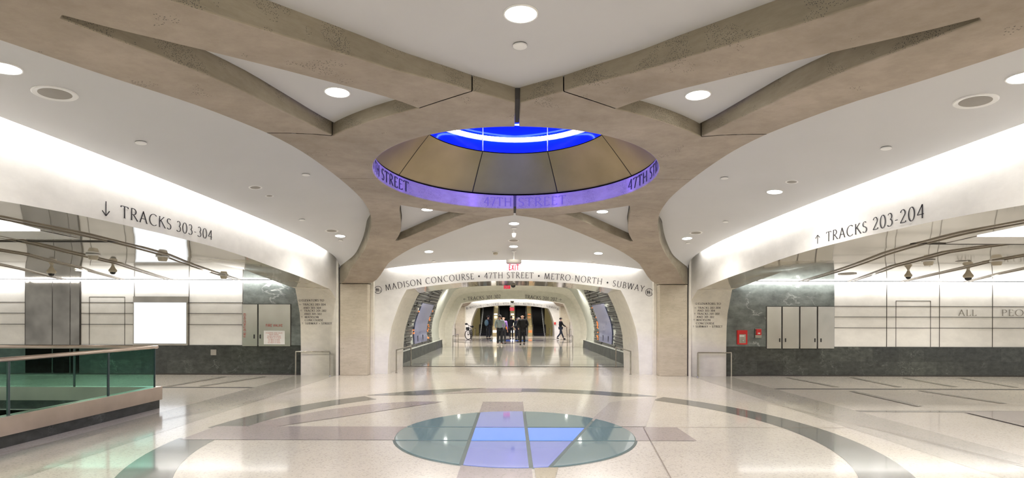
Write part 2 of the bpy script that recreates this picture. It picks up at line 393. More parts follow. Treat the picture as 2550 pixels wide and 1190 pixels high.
def sign(s, mapf, size, label, width=None, mat='ink', name='wall_lettering', group=None, **kw):
    o0 = mapf(0, 0); root = thing(name, label, 'lettering', o0, group)
    track = kw.get('track', .12); nat = text_width(s, track)*size; k = (width/nat) if width else 1.0; u = 0
    for c in s:
        w_ = glyph_quads(c)[0]
        if c != ' ':
            mb = MB(); text_mesh(mb, c, (lambda u0: lambda a, b: mapf(u0+a*k, b))(u*k), size, None, **{q: v for q, v in kw.items() if q != 'track'})
            o = mb.build('diamond' if c == '*' else ('arrow' if c in '<>^_' else 'letter'), mat, weld=0); o.parent = root; o.location = -root.location
        u += (w_+track)*size
    return root
# ------------------------------------------------------------------ vault geometry
RK = [1.9, 2.6, 3.6, 4.6, 5.6, 6.6, 7.4, 8.6]; RV = [3.559, 3.559, 3.47, 3.357, 3.259, 3.098, 2.896, 2.53]
def herm(X, V, x):
    if x <= X[0]: return V[0]
    if x >= X[-1]: return V[-1]
    i = max(k for k in range(len(X)-1) if X[k] <= x)
    def sl(j):
        if j <= 0: return (V[1]-V[0])/(X[1]-X[0])
        if j >= len(X)-1: return (V[-1]-V[-2])/(X[-1]-X[-2])
        a = (V[j]-V[j-1])/(X[j]-X[j-1]); b = (V[j+1]-V[j])/(X[j+1]-X[j])
        return 0 if a*b <= 0 else 2*a*b/(a+b)
    h = X[i+1]-X[i]; t = (x-X[i])/h; m0, m1 = sl(i)*h, sl(i+1)*h
    return (2*t**3-3*t*t+1)*V[i]+(t**3-2*t*t+t)*m0+(-2*t**3+3*t*t)*V[i+1]+(t**3-t*t)*m1
def sst(a, b, x):
    t = min(1, max(0, (x-a)/(b-a))); return t*t*(3-2*t)
def zc(x, y):
    z = herm(RK, RV, math.hypot(x, y)); k = sst(6.0, 7.02, y)
    return z*(1-k)+2.567*k
def curve(pts):
    "arc-length sampler of a polyline smoothed by Catmull-Rom"
    P = [Vector((*p, 0)) for p in pts]; out = []
    for i in range(len(P)-1):
        p0, p1, p2, p3 = P[max(i-1, 0)], P[i], P[i+1], P[min(i+2, len(P)-1)]
        for k in range(6):
            t = k/6; out.append(.5*((2*p1)+(p2-p0)*t+(2*p0-5*p1+4*p2-p3)*t*t+(3*p1-p0-3*p2+p3)*t**3))
    out.append(P[-1]); L = [0]
    for a, b in zip(out, out[1:]): L.append(L[-1]+(b-a).length)
    def f(t):
        d = t*L[-1]
        for i in range(len(L)-1):
            if L[i+1] >= d-1e-9:
                q = (d-L[i])/max(1e-9, L[i+1]-L[i]); p = out[i].lerp(out[i+1], q); return (p.x, p.y)
        return (out[-1].x, out[-1].y)
    return f
FRONT_A = [(.39, 2.74), (.57, 2.9), (.89, 3.17), (1.13, 3.43), (1.45, 3.77), (1.90, 4.28)]
FRONT_B = [(1.90, 4.28), (2.46, 5.0), (2.97, 5.68), (3.55, 6.44), (3.9, 6.86), (4.08, 7.02)]
SIDE_A = [(2.585, 1.85), (2.65, 2.2), (2.73, 2.55), (2.83, 2.9), (2.95, 3.25), (3.15, 3.84), (3.28, 4.2)]
SIDE_B = [(3.28, 4.2), (3.5, 4.75), (3.88, 5.5), (4.37, 6.27), (4.65, 6.7), (4.85, 7.02)]
PF = [(.92, 2.37), (1.0, 2.46), (1.31, 2.81), (1.77, 3.32), (2.2, 3.78), (2.50, 4.08), (2.60, 4.19)]
PS = [(1.97, 1.66), (2.06, 1.95), (2.17, 2.5), (2.25, 2.96), (2.37, 3.44), (2.5, 3.82), (2.64, 4.16)]
SIDE_0 = [(2.47, 0.004), (2.475, .4), (2.49, .8), (2.515, 1.2), (2.55, 1.55), (2.585, 1.85)]
RI, RO = 1.925, 2.50
def slab(mb, rows, ztop=3.80, sides='lrse'):
    "solid from plan rows: smooth soffit (mat 0), pitted faces (mat 1)"
    bot = [[(x, y, zc(x, y)) for x, y in r] for r in rows]
    mb.grid(bot, 0)
    mb.grid([[(x, y, ztop) for x, y, z in r] for r in bot], 1)
    def wall(line): mb.grid([line, [(x, y, ztop) for x, y, z in line]], 1)
    if 'l' in sides: wall([r[0] for r in bot])
    if 'r' in sides: wall([r[-1] for r in bot])
    if 's' in sides: wall(bot[0])
    if 'e' in sides: wall(bot[-1])
def lerp2(a, b, t): return (a[0]+(b[0]-a[0])*t, a[1]+(b[1]-a[1])*t)
def quarter(sx, sy, C, label, parts=True):
    root = thing('concrete_vault_rib', label, 'concrete rib', (0, C, 0), 'curved concrete ribs carrying the round opening')
    def put(mb, name):
        mb.v = [(sx*x, sy*y, z) for x, y, z in mb.v]
        o = mb.build(name, ['conc', 'conc_face'], None, smooth=True, weld=1e-4); o.parent = root
        b = o.modifiers.new('bevel', 'BEVEL'); b.width = .012; b.segments = 2; b.limit_method = 'ANGLE'; b.angle_limit = math.radians(50)
        return o
    g = .004
    mb = MB(); rows = []
    s0 = curve(SIDE_0); n = 8
    seam_s = [lerp2((2.585, 1.85-g), (1.97, 1.66-g), k/5) for k in range(6)]
    for i in range(n+1):       # side portion
        t = i/n; a = s0(t); ang = math.radians(40.0)*t
        b = (RI*math.cos(ang), max(.004, RI*math.sin(ang)))
        a = (a[0], max(.004, a[1]-g))
        c = (1.97, 1.66-g)
        if i == n: rows.append([a, lerp2(a, c, .33), lerp2(a, c, .66), c, lerp2(c, b, .5), b])
        else:
            m = lerp2(a, b, .55+.45*0); k = t
            mid = lerp2(lerp2(a, b, .6), c, t*t*.9)
            rows.append([a, lerp2(a, mid, .33), lerp2(a, mid, .66), mid, lerp2(mid, b, .5), b])
    slab(mb, rows, sides='lrs')
    rows = []
    a0 = math.atan2(1.66, 1.97); a1 = math.atan2(2.37, .92)
    for i in range(11):        # ring between the pocket corners
        t = i/10; ao = a0+(a1-a0)*t; ai = math.radians(40+(72-40)*t)
        ro = math.hypot(1.97, 1.66-g)*(1-t)+math.hypot(.92-g, 2.37)*t-.03*math.sin(PI*t)
        o_ = (ro*math.cos(ao), ro*math.sin(ao)) if 0 < i < 10 else ((1.97, 1.66-g) if i == 0 else (.92-g, 2.37))
        b = (RI*math.cos(ai), RI*math.sin(ai)); rows.append([o_, lerp2(o_, b, .5), b])
    slab(mb, rows, sides='lr')
    rows = []
    for i in range(9):         # front portion to the centre joint
        t = i/8; ai = math.radians(72+(90-72)*t)
        b = (max(.022, RI*math.cos(ai)), RI*math.sin(ai))
        a = lerp2((.39-g, 2.74), (.022, 2.50), t) if i < 8 else (.022, 2.50)
        c = (.92-g, 2.37)
        mid = lerp2(c, lerp2(a, b, .45), min(1, t*1.3))
        rows.append([a, lerp2(a, mid, .5), mid, lerp2(mid, b, .5), b])
    slab(mb, rows, sides='lre')
    put(mb, 'ring_segment')
    mb = MB(); A, B = curve(FRONT_A), curve(PF)
    slab(mb, [[lerp2(A(i/14), B(i/14), k/4) for k in range(5)] for i in range(15)], sides='lrs')
    A, B = curve(PS), curve(SIDE_A)
    slab(mb, [[lerp2(A(i/14), B(i/14), k/4) for k in range(5)] for i in range(15)], sides='lrs')
    A, B = curve(FRONT_B), curve(SIDE_B); rows = []
    for i in range(15):
        t = i/14; a, b = A(t), B(t); row = [lerp2(a, b, k/8) for k in (0, 1, 2, 3, 3.9, 4.1, 5, 6, 7, 8)]
        if i == 0:
            tp0, tp1 = (2.60, 4.19), (2.64, 4.16)
            row = [lerp2(a, tp0, k/4) for k in range(5)]+[lerp2(tp1, b, k/4) for k in range(5)]
        rows.append(row)
    slab(mb, rows, sides='lr')
    mb.poly([(2.60, 4.19, zc(2.60, 4.19)), (2.64, 4.16, zc(2.64, 4.16)), (2.64, 4.16, 3.8), (2.60, 4.19, 3.8)], 1)
    a, b = (4.08, 7.02), (4.85, 7.02)
    mb.box((4.08, 7.0, 2.567), (4.85, 7.44, 3.8), 1)
    put(mb, 'fork_arm')
    if sx > 0:
        mb = MB(); mb.box((.0205, 1.935, 3.60), (-.0205, 2.49, 3.80)); mb.v = [(x, sy*y, z) for x, y, z in mb.v]
        o = mb.build('slot_blocker', 'joint'); o.parent = root  # dark block added in the open slot, cutting off the drum's blue light
    return root
# ceiling height functions (plan coordinates relative to the crossing centre)
def z_front(x, y):
    t = max(0, (abs(y)-2.5)/5.0); return 3.70-.47*t**1.3-.0197*t*x*x
SEK = [0, 1.5, 2.5, 3.15, 3.84, 4.76, 5.55, 6.4, 7.05]; SEV = [3.70, 3.69, 3.66, 3.61, 3.53, 3.41, 3.20, 3.07, 3.0]
SXK = [0, 1.2, 1.85, 2.5, 3.25, 3.84, 4.75, 5.5, 6.27, 7.02]; SXV = [2.47, 2.515, 2.585, 2.72, 2.95, 3.15, 3.50, 3.88, 4.37, 4.85]
def zt_side(y): return 3.46-.0031*y*y
def side_edge(y): return herm(SXK, SXV, abs(y))
def z_side(x, y):
    x, y = abs(x), abs(y); xe = side_edge(y)+.07; t = min(1, max(0, (x-xe)/max(.15, 4.95-xe)))
    return herm(SEK, SEV, y)*(1-t)+zt_side(y)*t+.05*math.sin(PI*t)*(1-y/9)
def z_pocket(x, y): return herm([2.3, 2.8, 3.4, 4.2, 5.0], [3.70, 3.69, 3.66, 3.58, 3.48], math.hypot(x, y))
def front_edge(x):
    return herm([0, .39, .89, 1.45, 1.9, 2.46, 2.97, 3.55, 4.1], [2.5, 2.74, 3.17, 3.77, 4.28, 5.0, 5.68, 6.44, 7.05], abs(x))
BOT = [(0, 2.68), (.6, 2.672), (1.18, 2.65), (1.7, 2.61), (2.25, 2.548), (2.7, 2.485), (3.08, 2.42), (3.20, 2.20), (3.31, 1.95), (3.42, 1.64), (3.51, 1.35), (3.57, 1.05), (3.60, .6), (3.62, 0)]
ARO = [(0, 2.80), (1, 2.79), (2, 2.755), (3, 2.69), (4, 2.61), (5, 2.525), (6, 2.43), (6.55, 2.37), (7.0, 2.12)]
ARI = [(0, 2.745), (1, 2.74), (2, 2.72), (3, 2.69), (4, 2.64), (5, 2.60), (5.6, 2.55), (6.9, 2.41), (7.0, 2.40)]
TUN = [(3.88, 0), (3.90, .40), (4.02, .42), (4.05, 1.0), (4.0, 1.4), (3.88, 1.75), (3.70, 2.2), (3.49, 2.58), (3.25, 3.0), (3.05, 3.2), (2.4, 3.33), (1.2, 3.43), (0, 3.45)]
ARK = [0, 1, 2, 3, 3.5, 4.3, 5.2, 6, 6.55, 7.0]; ARV = [2.785, 2.775, 2.74, 2.668, 2.632, 2.58, 2.505, 2.425, 2.37, 2.12]
ZCK = [0, 1, 2, 3, 4, 5, 7.12]; ZCV = [2.785, 2.775, 2.742, 2.705, 2.685, 2.672, 2.66]
def zb_(y): return herm(ARK, ARV, abs(y))
def zcor(y): return herm(ZCK, ZCV, abs(y))      # polished corridor ceiling
def zin_(y): return min(zcor(y), herm([0, 4, 4.8, 5.5, 6.9, 7.0], [2.79, 2.70, 2.62, 2.55, 2.41, 2.40], abs(y)))
AY = [.25*k for k in range(28)]; AY[-1] = 6.55; AY.append(7.0)
def portal(mb, y, depth, C, s):
    "stone band with arched opening in plane y; s=+1 extrudes away from the crossing centre"
    top = lambda x: z_front(x, 7.45)+.25
    n = len(BOT)
    for sx in (1, -1):
        row0 = []; row1 = []
        for i, (x, z) in enumerate(BOT):
            row0.append((sx*x, y, z))
            if x <= 3.081: row1.append((sx*x*4.1/3.08, y, top(x*4.1/3.08) if x < 3.08 else 3.9))
            else: row1.append((sx*4.1, y, z))
        mb.grid([row0, row1], 0)
        jam = [(sx*x, y, z) for x, z in BOT]
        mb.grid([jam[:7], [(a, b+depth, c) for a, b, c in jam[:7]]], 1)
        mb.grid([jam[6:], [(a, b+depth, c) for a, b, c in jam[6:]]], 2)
        # rear closing face
        rr = [(a, b+depth, c) for a, b, c in jam]
        mb.grid([rr, [(sx*(4.3 if z < 2.42 or x > 3.07 else x*4.3/3.08), y+depth, (3.6 if x <= 3.081 else z)) for x, z in BOT]], 0)
def crossing(C, full=True):
    far = 'far ' if C > 20 else ''
    # concrete ribs
    for sx, sn in ((-1, 'left'), (1, 'right')):
        for sy, dn in ((-1, 'nearest the camera'), (1, 'running back to the column by the %sportal' % far)):
            if C < 20: lab = 'concrete rib %s of the blue oculus, %s' % (sn, dn)
            else: lab = 'small distant concrete rib on the %s of the second oculus, %s side' % (sn, 'near' if sy < 0 else 'escalator')
            quarter(sx, sy, C, lab)
    # columns
    for sx, sn in ((-1, 'left'), (1, 'right')):
        for sy in (-1, 1):
            if C < 20: lab = 'square concrete column %s' % ('at the %s end of the portal wall lettered MADISON CONCOURSE' % sn if sy > 0 else 'beside the camera on the %s' % sn)
            else: lab = 'distant square concrete column %s, %s' % ('flanking the escalators' if sy > 0 else 'behind the TRACKS 301-302 arch', sn)
            mb = MB(); x0, x1 = sx*4.08, sx*4.85; y0, y1 = C+sy*7.02, C+sy*7.40
            mb.box((x0, y0, 0), (x1, y1, 2.553))
            tag(mb.build('concrete_column', 'colconc', bevel=.008), lab, 'column', 'square concrete columns')
            mb = MB(); mb.box((sx*3.99, C+sy*7.30, 0), (sx*4.075, C+sy*7.44, 3.3))
            mb.box((sx*4.885, C+sy*6.99, 0), (sx*4.945, C+sy*7.10, 3.36))
            struct('trim_%d' % (1+(sx > 0)+2*(sy > 0)+4*(C > 20)), mb, 'pier')
            mb = MB(); mb.box((sx*4.852, C+sy*7.06, 0), (sx*4.886, C+sy*7.12, 3.36)); struct('trim_%d' % (9+(sx > 0)+2*(sy > 0)+4*(C > 20)), mb, 'joint')
    # portal bands front and rear
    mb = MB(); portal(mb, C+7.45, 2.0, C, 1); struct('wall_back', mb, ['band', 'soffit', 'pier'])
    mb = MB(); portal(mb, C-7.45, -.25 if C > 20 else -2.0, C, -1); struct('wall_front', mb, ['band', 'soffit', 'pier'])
    # side bands with arches and stone piers
    for sx, sn in ((-1, 'left'), (1, 'right')):
        mb = MB()
        for sy in (-1, 1):
            o = [(sx*4.95, C+sy*y, zb_(y)) for y in AY]; i_ = [(sx*6.05, C+sy*y, zin_(y)) for y in AY]
            tp = [(sx*4.95, C+sy*y, zt_side(y)+.22) for y in AY]
            mb.grid([o, tp], 0)
            rows = [[Vector(a).lerp(Vector(b), k/4) for k in range(5)] for a, b in zip(o, i_)]
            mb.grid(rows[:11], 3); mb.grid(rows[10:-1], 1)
            mb.poly([rows[-2][0], rows[-1][0], (sx*5.35, C+sy*7.0, 2.37)], 2)
            mb.poly([rows[-2][0], (sx*5.35, C+sy*7.0, 2.37), rows[-2][2]], 2)
            mb.poly([rows[-2][2], (sx*5.35, C+sy*7.0, 2.37), (sx*6.09, C+sy*7.0, 2.42), rows[-2][4]], 2)
            # pier
            edge = [(6.09, 2.42), (6.02, 2.05), (5.965, 1.75), (5.94, 1.4), (5.93, .9), (5.93, 0)]
            pf = [(sx*x, C+sy*7.0, z) for x, z in edge]
            mb.poly(pf+[(sx*4.95, C+sy*7.0, 0), (sx*4.95, C+sy*7.0, 2.12), (sx*5.35, C+sy*7.0, 2.37)], 2)
            mb.grid([pf, [(a, b+sy*.13, c) for a, b, c in pf]], 2)
            mb.poly([(sx*4.95, C+sy*7.0, 0), (sx*4.95, C+sy*7.0, 3.56), (sx*4.95, C+sy*7.2, 3.56), (sx*4.95, C+sy*7.2, 0)], 2)
            mb.box((sx*4.0, C+sy*7.41, 0), (sx*4.96, C+sy*7.45, 3.8), 2)
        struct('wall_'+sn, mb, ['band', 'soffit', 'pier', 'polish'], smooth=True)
    # plaster ceilings: two over the portals, two side vaults, four pockets
    for sy in (-1, 1):
        mb = MB(); rows = []
        for i in range(-28, 29):
            x = i/28*4.06; ye = front_edge(x)-.03; y1 = 7.45-.17
            rows.append([(x, C+sy*(ye+(y1-ye)*k/14), z_front(x, ye+(y1-ye)*k/14)) for k in range(15)])
        mb.grid(rows); struct('ceiling', mb, 'plaster', smooth='all')
    for sx in (-1, 1):
        mb = MB(); rows = []
        for i in range(-36, 37):
            y = i/36*6.98; xe = side_edge(y)+(.07 if abs(y) > 2.3 else -.04)
            if abs(y) <= 2.3: xe = side_edge(y)-.04
            if abs(y) > 2.3: xe = side_edge(y)-.04+.11*sst(2.3, 3.4, abs(y))
            x1 = 4.95-.16
            rows.append([(sx*(xe+(x1-xe)*k/12), C+y, z_side(xe+(x1-xe)*k/12, y)) for k in range(13)])
        mb.grid(rows); struct('ceiling', mb, 'plaster', smooth='all')
    for sx in (-1, 1):
        for sy in (-1, 1):
            mb = MB(); A, B = curve(PF), curve(PS); rows = []
            for i in range(15):
                t = i/14; a, b = A(t), B(t); row = []
                for k in range(7):
                    p = lerp2(a, b, -.02+1.00*k/6)
                    row.append((sx*p[0], C+sy*p[1], z_pocket(*p)))
                rows.append(row)
            p0, p1 = (.92, 2.33), (1.97, 1.62)
            ring = [(2.46*math.cos(math.radians(68.8+(39.5-68.8)*k/6)), 2.46*math.sin(math.radians(68.8+(39.5-68.8)*k/6))) for k in range(7)]
            rows.insert(0, [(sx*x, C+sy*y, 3.70) for x, y in ring])
            mb.grid(rows); struct('ceiling', mb, 'plaster', smooth='all')
    # cove strips grazing the stone bands (recessed in the slot between ceiling and wall)
    n = 4
    for sx in (-1, 1):
        for k in range(n):
            y = -6.2+12.4*(k+.5)/n
            area('cove_light', (sx*4.84, C+y, zt_side(y)+.11), .05, 12.4/n, COVE*12.4/n, (1, .97, .93), rot=(0, sx*math.radians(-32), 0))
    for sy in (-1, 1):
        for k in range(n):
            x = -3.6+7.2*(k+.5)/n
            area('cove_light', (x, C+sy*7.34, z_front(x, 7.4)+.11), 7.2/n, .05, COVE*7.2/n*.8, (1, .97, .93), rot=(sy*math.radians(32), 0, 0))
crossing(C1)
crossing(C2)
# ------------------------------------------------------------------ unseen slabs added above the ceilings to block leaking world light
mb = MB(); mb.box((-19, -3, 5.7), (19, 62, 5.8)); struct('ceiling', mb, 'black')
for C in (C1, C2):
    mb = MB()
    for x0, x1 in ((-4.98, 4.98),):
        mb.box((x0, C-7.5, 3.9), (-2.2, C+7.5, 3.95)); mb.box((2.2, C-7.5, 3.9), (x1, C+7.5, 3.95))
        mb.box((-2.2, C-7.5, 3.9), (2.2, C-2.2, 3.95)); mb.box((-2.2, C+2.2, 3.9), (2.2, C+7.5, 3.95))
    struct('ceiling', mb, 'black')
# ------------------------------------------------------------------ floor and inlays
WX0, WX1, WY0, WY1 = -11.0, -6.42, -1.5, 8.72      # stair well opening
mb = MB()
def fl(x0, y0, x1, y1): mb.box((x0, y0, -.12), (x1, y1, 0))
fl(-18, WY1, WX1, 62); fl(WX1, -3, 18, 62); fl(-18, -3, WX0, WY1); fl(WX0, -3, WX1, WY0)
floor = struct('floor', mb, 'floor')
ZI = [0.0006]
def clip(poly, a, b, c):
    "keep part of polygon with a*x+b*y>=c"
    out = []
    for i in range(len(poly)):
        p, q = poly[i], poly[(i+1) % len(poly)]; dp = a*p[0]+b*p[1]-c; dq = a*q[0]+b*q[1]-c
        if dp >= 0: out.append(p)
        if dp*dq < 0:
            t = dp/(dp-dq); out.append((p[0]+(q[0]-p[0])*t, p[1]+(q[1]-p[1])*t))
    return out
def inlay(polys, mat, C=C1, clips=()):
    mb = MB(); ZI[0] += .0004
    for p in polys:
        for cl in clips: p = clip(p, *cl) if len(p) > 2 else p
        if len(p) > 2: mb.poly([(x, C+y, ZI[0]) for x, y in p])
    if mb.f:
        o = mb.build('terrazzo_inlay', mat, floor, weld=0); return o
def ann(r0, r1, a0, a1, step=2.0):
    n = max(1, int(abs(a1-a0)/step)); P = []
    for i in range(n):
        p, q = [math.radians(a0+(a1-a0)*(i+k)/n) for k in (0, 1)]
        P.append([(r0*math.sin(p), r0*math.cos(p)), (r1*math.sin(p), r1*math.cos(p)), (r1*math.sin(q), r1*math.cos(q)), (r0*math.sin(q), r0*math.cos(q))])
    return P
def rect(x0, y0, x1, y1): return [(x0, y0), (x1, y0), (x1, y1), (x0, y1)]
for C in (C1, C2):
    D = C-C1
    inlay([rect(4.95, -7, 6.0, 7), rect(-6.0, -7, -4.95, 7)], 'fl_beige', C)
    inlay([rect(s*6.0 if s > 0 else -17.5, y, 17.5 if s > 0 else -6.0, y+.16) for s in (1, -1) for y in (4.45,)] + [rect(6.0, 1.68, 17.5, 1.84)], 'fl_line', C)
    inlay(ann(3.98, 4.5, 43, 132)+ann(3.98, 4.5, -43, -86)+ann(3.98, 4.5, -94, -140), 'fl_dark', C)
    inlay(ann(3.98, 4.5, 2.4, 42), 'fl_dark', C, [(0, 1, 3.37)])
    dd = (1.0, 1.14)   # diagonal line through (-.69,4.5),(-1.85,3.48): keep left/right
    nx, ny = (3.48-4.5), -(-1.85+.69)
    c0 = nx*-.69+ny*4.5
    inlay(ann(3.98, 4.6, -43, -4), 'fl_dark', C, [(0, 1, 3.42), (nx, ny, c0)])
    inlay(ann(3.90, 4.5, -30, 2.4), 'fl_mauve', C, [(0, 1, 3.42), (-nx, -ny, -c0)])
    inlay([rect(-4.42, -.40, -1.5, .42), rect(1.5, -.40, 2.40, .42)], 'fl_mauve', C)
    inlay([rect(-.60, 1.55, .17, 2.65), rect(-.60, -4.3, .17, -1.5)], 'fl_mauve', C)
    inlay([[(-1.35, 2.65), (-1.95, 2.65), (-2.55, 2.42), (-3.28, 1.75), (-3.9, .8), (-3.95, .42), (-3.5, .42)]], 'fl_mauve', C)
    inlay([[(1.20, .9), (1.84, 2.62), (2.93, 3.34), (2.55, 2.2), (1.95, .45), (1.55, .45)]], 'fl_pale', C)
    inlay([[(.2, -1.62), (.46, -1.60), (.37, -2.1), (.2, -2.5)]], 'fl_tan', C)
    for (x, y0, y1) in ((2.62, -1.0, 2.0),): pass
    # thin joints
    TJ = [rect(1.0, .418, 5.0, .424), rect(-4.6, -4.4, -4.594, 4.4)]
    inlay([rect(2.4, .416, 5.0, .426)], 'seam', C)
def line_poly(a, b, wd):
    a, b = Vector(a), Vector(b); d = (b-a).normalized(); n = Vector((-d.y, d.x))*wd/2
    return [tuple(a+n), tuple(a-n), tuple(b-n), tuple(b+n)]
inlay([line_poly((4.6, 4.1), (6.4, -6.0), .012), line_poly((-4.3, 5.2), (-6.6, -3), .012), line_poly((1.9, .4), (1.2, -4.5), .008), line_poly((6, 2.9), (14, 1.7), .01)], 'seam')
def plan_of(a): return tuple((G(*a)-Vector((0, C1, 0))).xy)
inlay([line_poly(plan_of(a), plan_of(b), .14) for a, b in (((1960, 940), (2085, 964)), ((2120, 940), (2240, 964)), ((2250, 941), (2380, 964)), ((2390, 941), (2530, 965)), ((2120, 974), (2290, 1012)), ((2290, 973), (2500, 1005)), ((560, 938), (420, 962)), ((660, 938), (500, 962)))], 'fl_beige')
inlay([[plan_of(q) for q in ((2400, 1027), (2550, 1025), (2620, 1080))]], 'fl_mauve')
# tunnel floor
P = []; Q = []
inlay([rect(-3.85, 9.6, 3.85, 20.9)], 'fl_grey')
for k, y in enumerate((10.3, 12.4, 13.1, 14.6, 17.2, 18.0, 20.3)): Q.append(rect(-3.85, y, 3.85, y+.16))
inlay(Q, 'fl_dark')
inlay([rect(-.5, 9.6, .5, 20.9)], 'fl_beige')
inlay([rect(-4, 6.4, 4, 6.6)], 'fl_line', C2)
# ------------------------------------------------------------------ glass floor disc
def glass_floor(C, label):
    root = thing('glass_floor_disc', label, 'glass floor light', (0, C, 0), 'round glass floor lights')
    mb = MB(); mb.lathe([(0, .004), (1.64, .004), (1.665, .001)], (0, 0, 0), 72); o = mb.build('frame', 'gjoint'); o.parent = root
    R = 1.63; circ = [(R*math.cos(2*PI*k/96), R*math.sin(2*PI*k/96)) for k in range(96)]
    L1 = (.327, -1, 0)
    lines = [(1, 0, -.60), (1, 0, .165), (0, 1, .36), (0, 1, -.45)]
    a, b = (1.28, 1.02), (.37, -1.61); nx, ny = (b[1]-a[1]), -(b[0]-a[0]); l = math.hypot(nx, ny); nx, ny = -nx/l, -ny/l; c = nx*a[0]+ny*a[1]
    cells = [circ]
    for (A, B, c_) in lines+[(nx, ny, c)]:
        nw = []
        for p in cells:
            g_ = .032 if B == 1 else .024
            for q in (clip(p, A, B, c_+g_), clip(p, -A, -B, -c_+g_)):
                if len(q) > 2: nw.append(q)
        cells = nw
    for p in cells:
        cx = sum(x for x, y in p)/len(p); cy = sum(y for x, y in p)/len(p)
        # centre bays sit over the lamp below
        blue = -.45 < cy < .36 and -.6 < cx and (nx*cx+ny*cy-c) < 0
        lil = (not blue) and -.6 < cx and (nx*cx+ny*cy-c) < 0 and abs(cy) < 1.6 and (cy < 0 or cx < .165)
        mb = MB(); mb.prism([(x, y, .004) for x, y in p], (0, 0, .006))
        o = mb.build('glass_panel', 'glassfb' if blue else ('glassfl' if lil else 'glassf')); o.parent = root
    return root
glass_floor(C1, 'round glowing glass disc set in the foreground floor')
glass_floor(C2, 'small distant blue glowing glass disc in the floor among the people')
# ------------------------------------------------------------------ oculus lantern
def lantern(C, label):
    root = thing('oculus_lantern', label, 'skylight', (0, C, 0), 'round lanterns above the concrete rings')
    def put(mb, n, m, **k): o = mb.build(n, m, **k); o.parent = root; return o
    for k in range(8):
        mb = MB(); a0 = math.radians(22.5+45*k+.25); a1 = math.radians(22.5+45*(k+1)-.25); rows = []
        for i in range(13):
            a = a0+(a1-a0)*i/12
            rows.append([(r*math.sin(a), r*math.cos(a), z) for r, z in ((1.945, 3.825), (1.78, 4.0), (1.60, 4.185), (1.41, 4.37))])
        mb.grid(rows); put(mb, 'cone_panel', 'bronze', smooth='all')
    mb = MB(); mb.lathe([(1.955, 3.825), (1.965, 3.83), (1.44, 4.385), (1.405, 4.375)], (0, 0, 0), 64); put(mb, 'backing', 'black')
    mb = MB(); mb.lathe([(1.41, 4.385), (1.41, 5.35), (0, 5.36)], (0, 0, 0), 64); put(mb, 'blue_glass_drum', 'bluew', smooth=True)
    for k in range(8):
        mb = MB(); a = math.radians(22.5+45*k); d = Vector((math.sin(a), math.cos(a), 0)); mb.tube([d*1.395+Vector((0, 0, 4.38)), d*1.395+Vector((0, 0, 5.3))], .006, 6)
        put(mb, 'mullion', 'white')
    mb = MB(); mb.tube([(1.37*math.sin(2*PI*k/72), 1.37*math.cos(2*PI*k/72), 4.60) for k in range(72)], .026, 8, closed=True); put(mb, 'light_ring', 'bluering')
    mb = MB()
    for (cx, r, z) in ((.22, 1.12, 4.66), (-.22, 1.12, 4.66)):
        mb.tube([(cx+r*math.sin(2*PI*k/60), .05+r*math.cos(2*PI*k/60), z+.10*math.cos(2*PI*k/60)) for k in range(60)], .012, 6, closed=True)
    put(mb, 'ring_reflection', 'bluethin')  # glowing tubes drawn for the light ring's reflections in the drum
    return root
lantern(C1, 'bronze funnel with blue glowing glass drum in the round ceiling opening')
lantern(C2, 'distant bronze and blue lantern above the second crossing')
for C in (C1, C2):
    for k in range(8):
        l = bpy.data.lights.new('blue_rim_light', 'SPOT'); l.energy = 330*LE; l.color = (.17, .10, 1.0); l.shadow_soft_size = .05; l.spot_size = math.radians(50); l.spot_blend = .3
        o = bpy.data.objects.new('blue_rim_light', l); COL.objects.link(o); o.location = (0, C, 4.3)
        a = math.radians(45*k); d = Vector((math.sin(a), math.cos(a), -math.tan(math.radians(19)))); o.rotation_euler = d.to_track_quat('-Z', 'Y').to_euler()
# lettering on the inner ring
def ringmap(a0, C, zb, r=RI-.006):
    return lambda u, v: Vector((r*math.sin(math.radians(a0)+u/r), C+r*math.cos(math.radians(a0)+u/r), zb+v))
sign('47TH', ringmap(-16.5, C1, 3.60), .155, 'carved letters 47TH on the violet far rim, left of the joint', width=.50, mat='ink2', name='ring_lettering')
sign('STREET', ringmap(1.8, C1, 3.60), .155, 'carved letters STREET on the violet far rim, right of the joint', width=.86, mat='ink2', name='ring_lettering')
sign('47TH STREET', ringmap(-105, C1, 3.60), .16, 'dark letters 47TH STREET on the left rim of the round opening', width=1.46, name='ring_lettering', T=.15)
sign('47TH STREET', ringmap(66, C1, 3.60), .16, 'dark letters 47TH STREET on the right rim of the round opening', width=1.46, name='ring_lettering', T=.15)
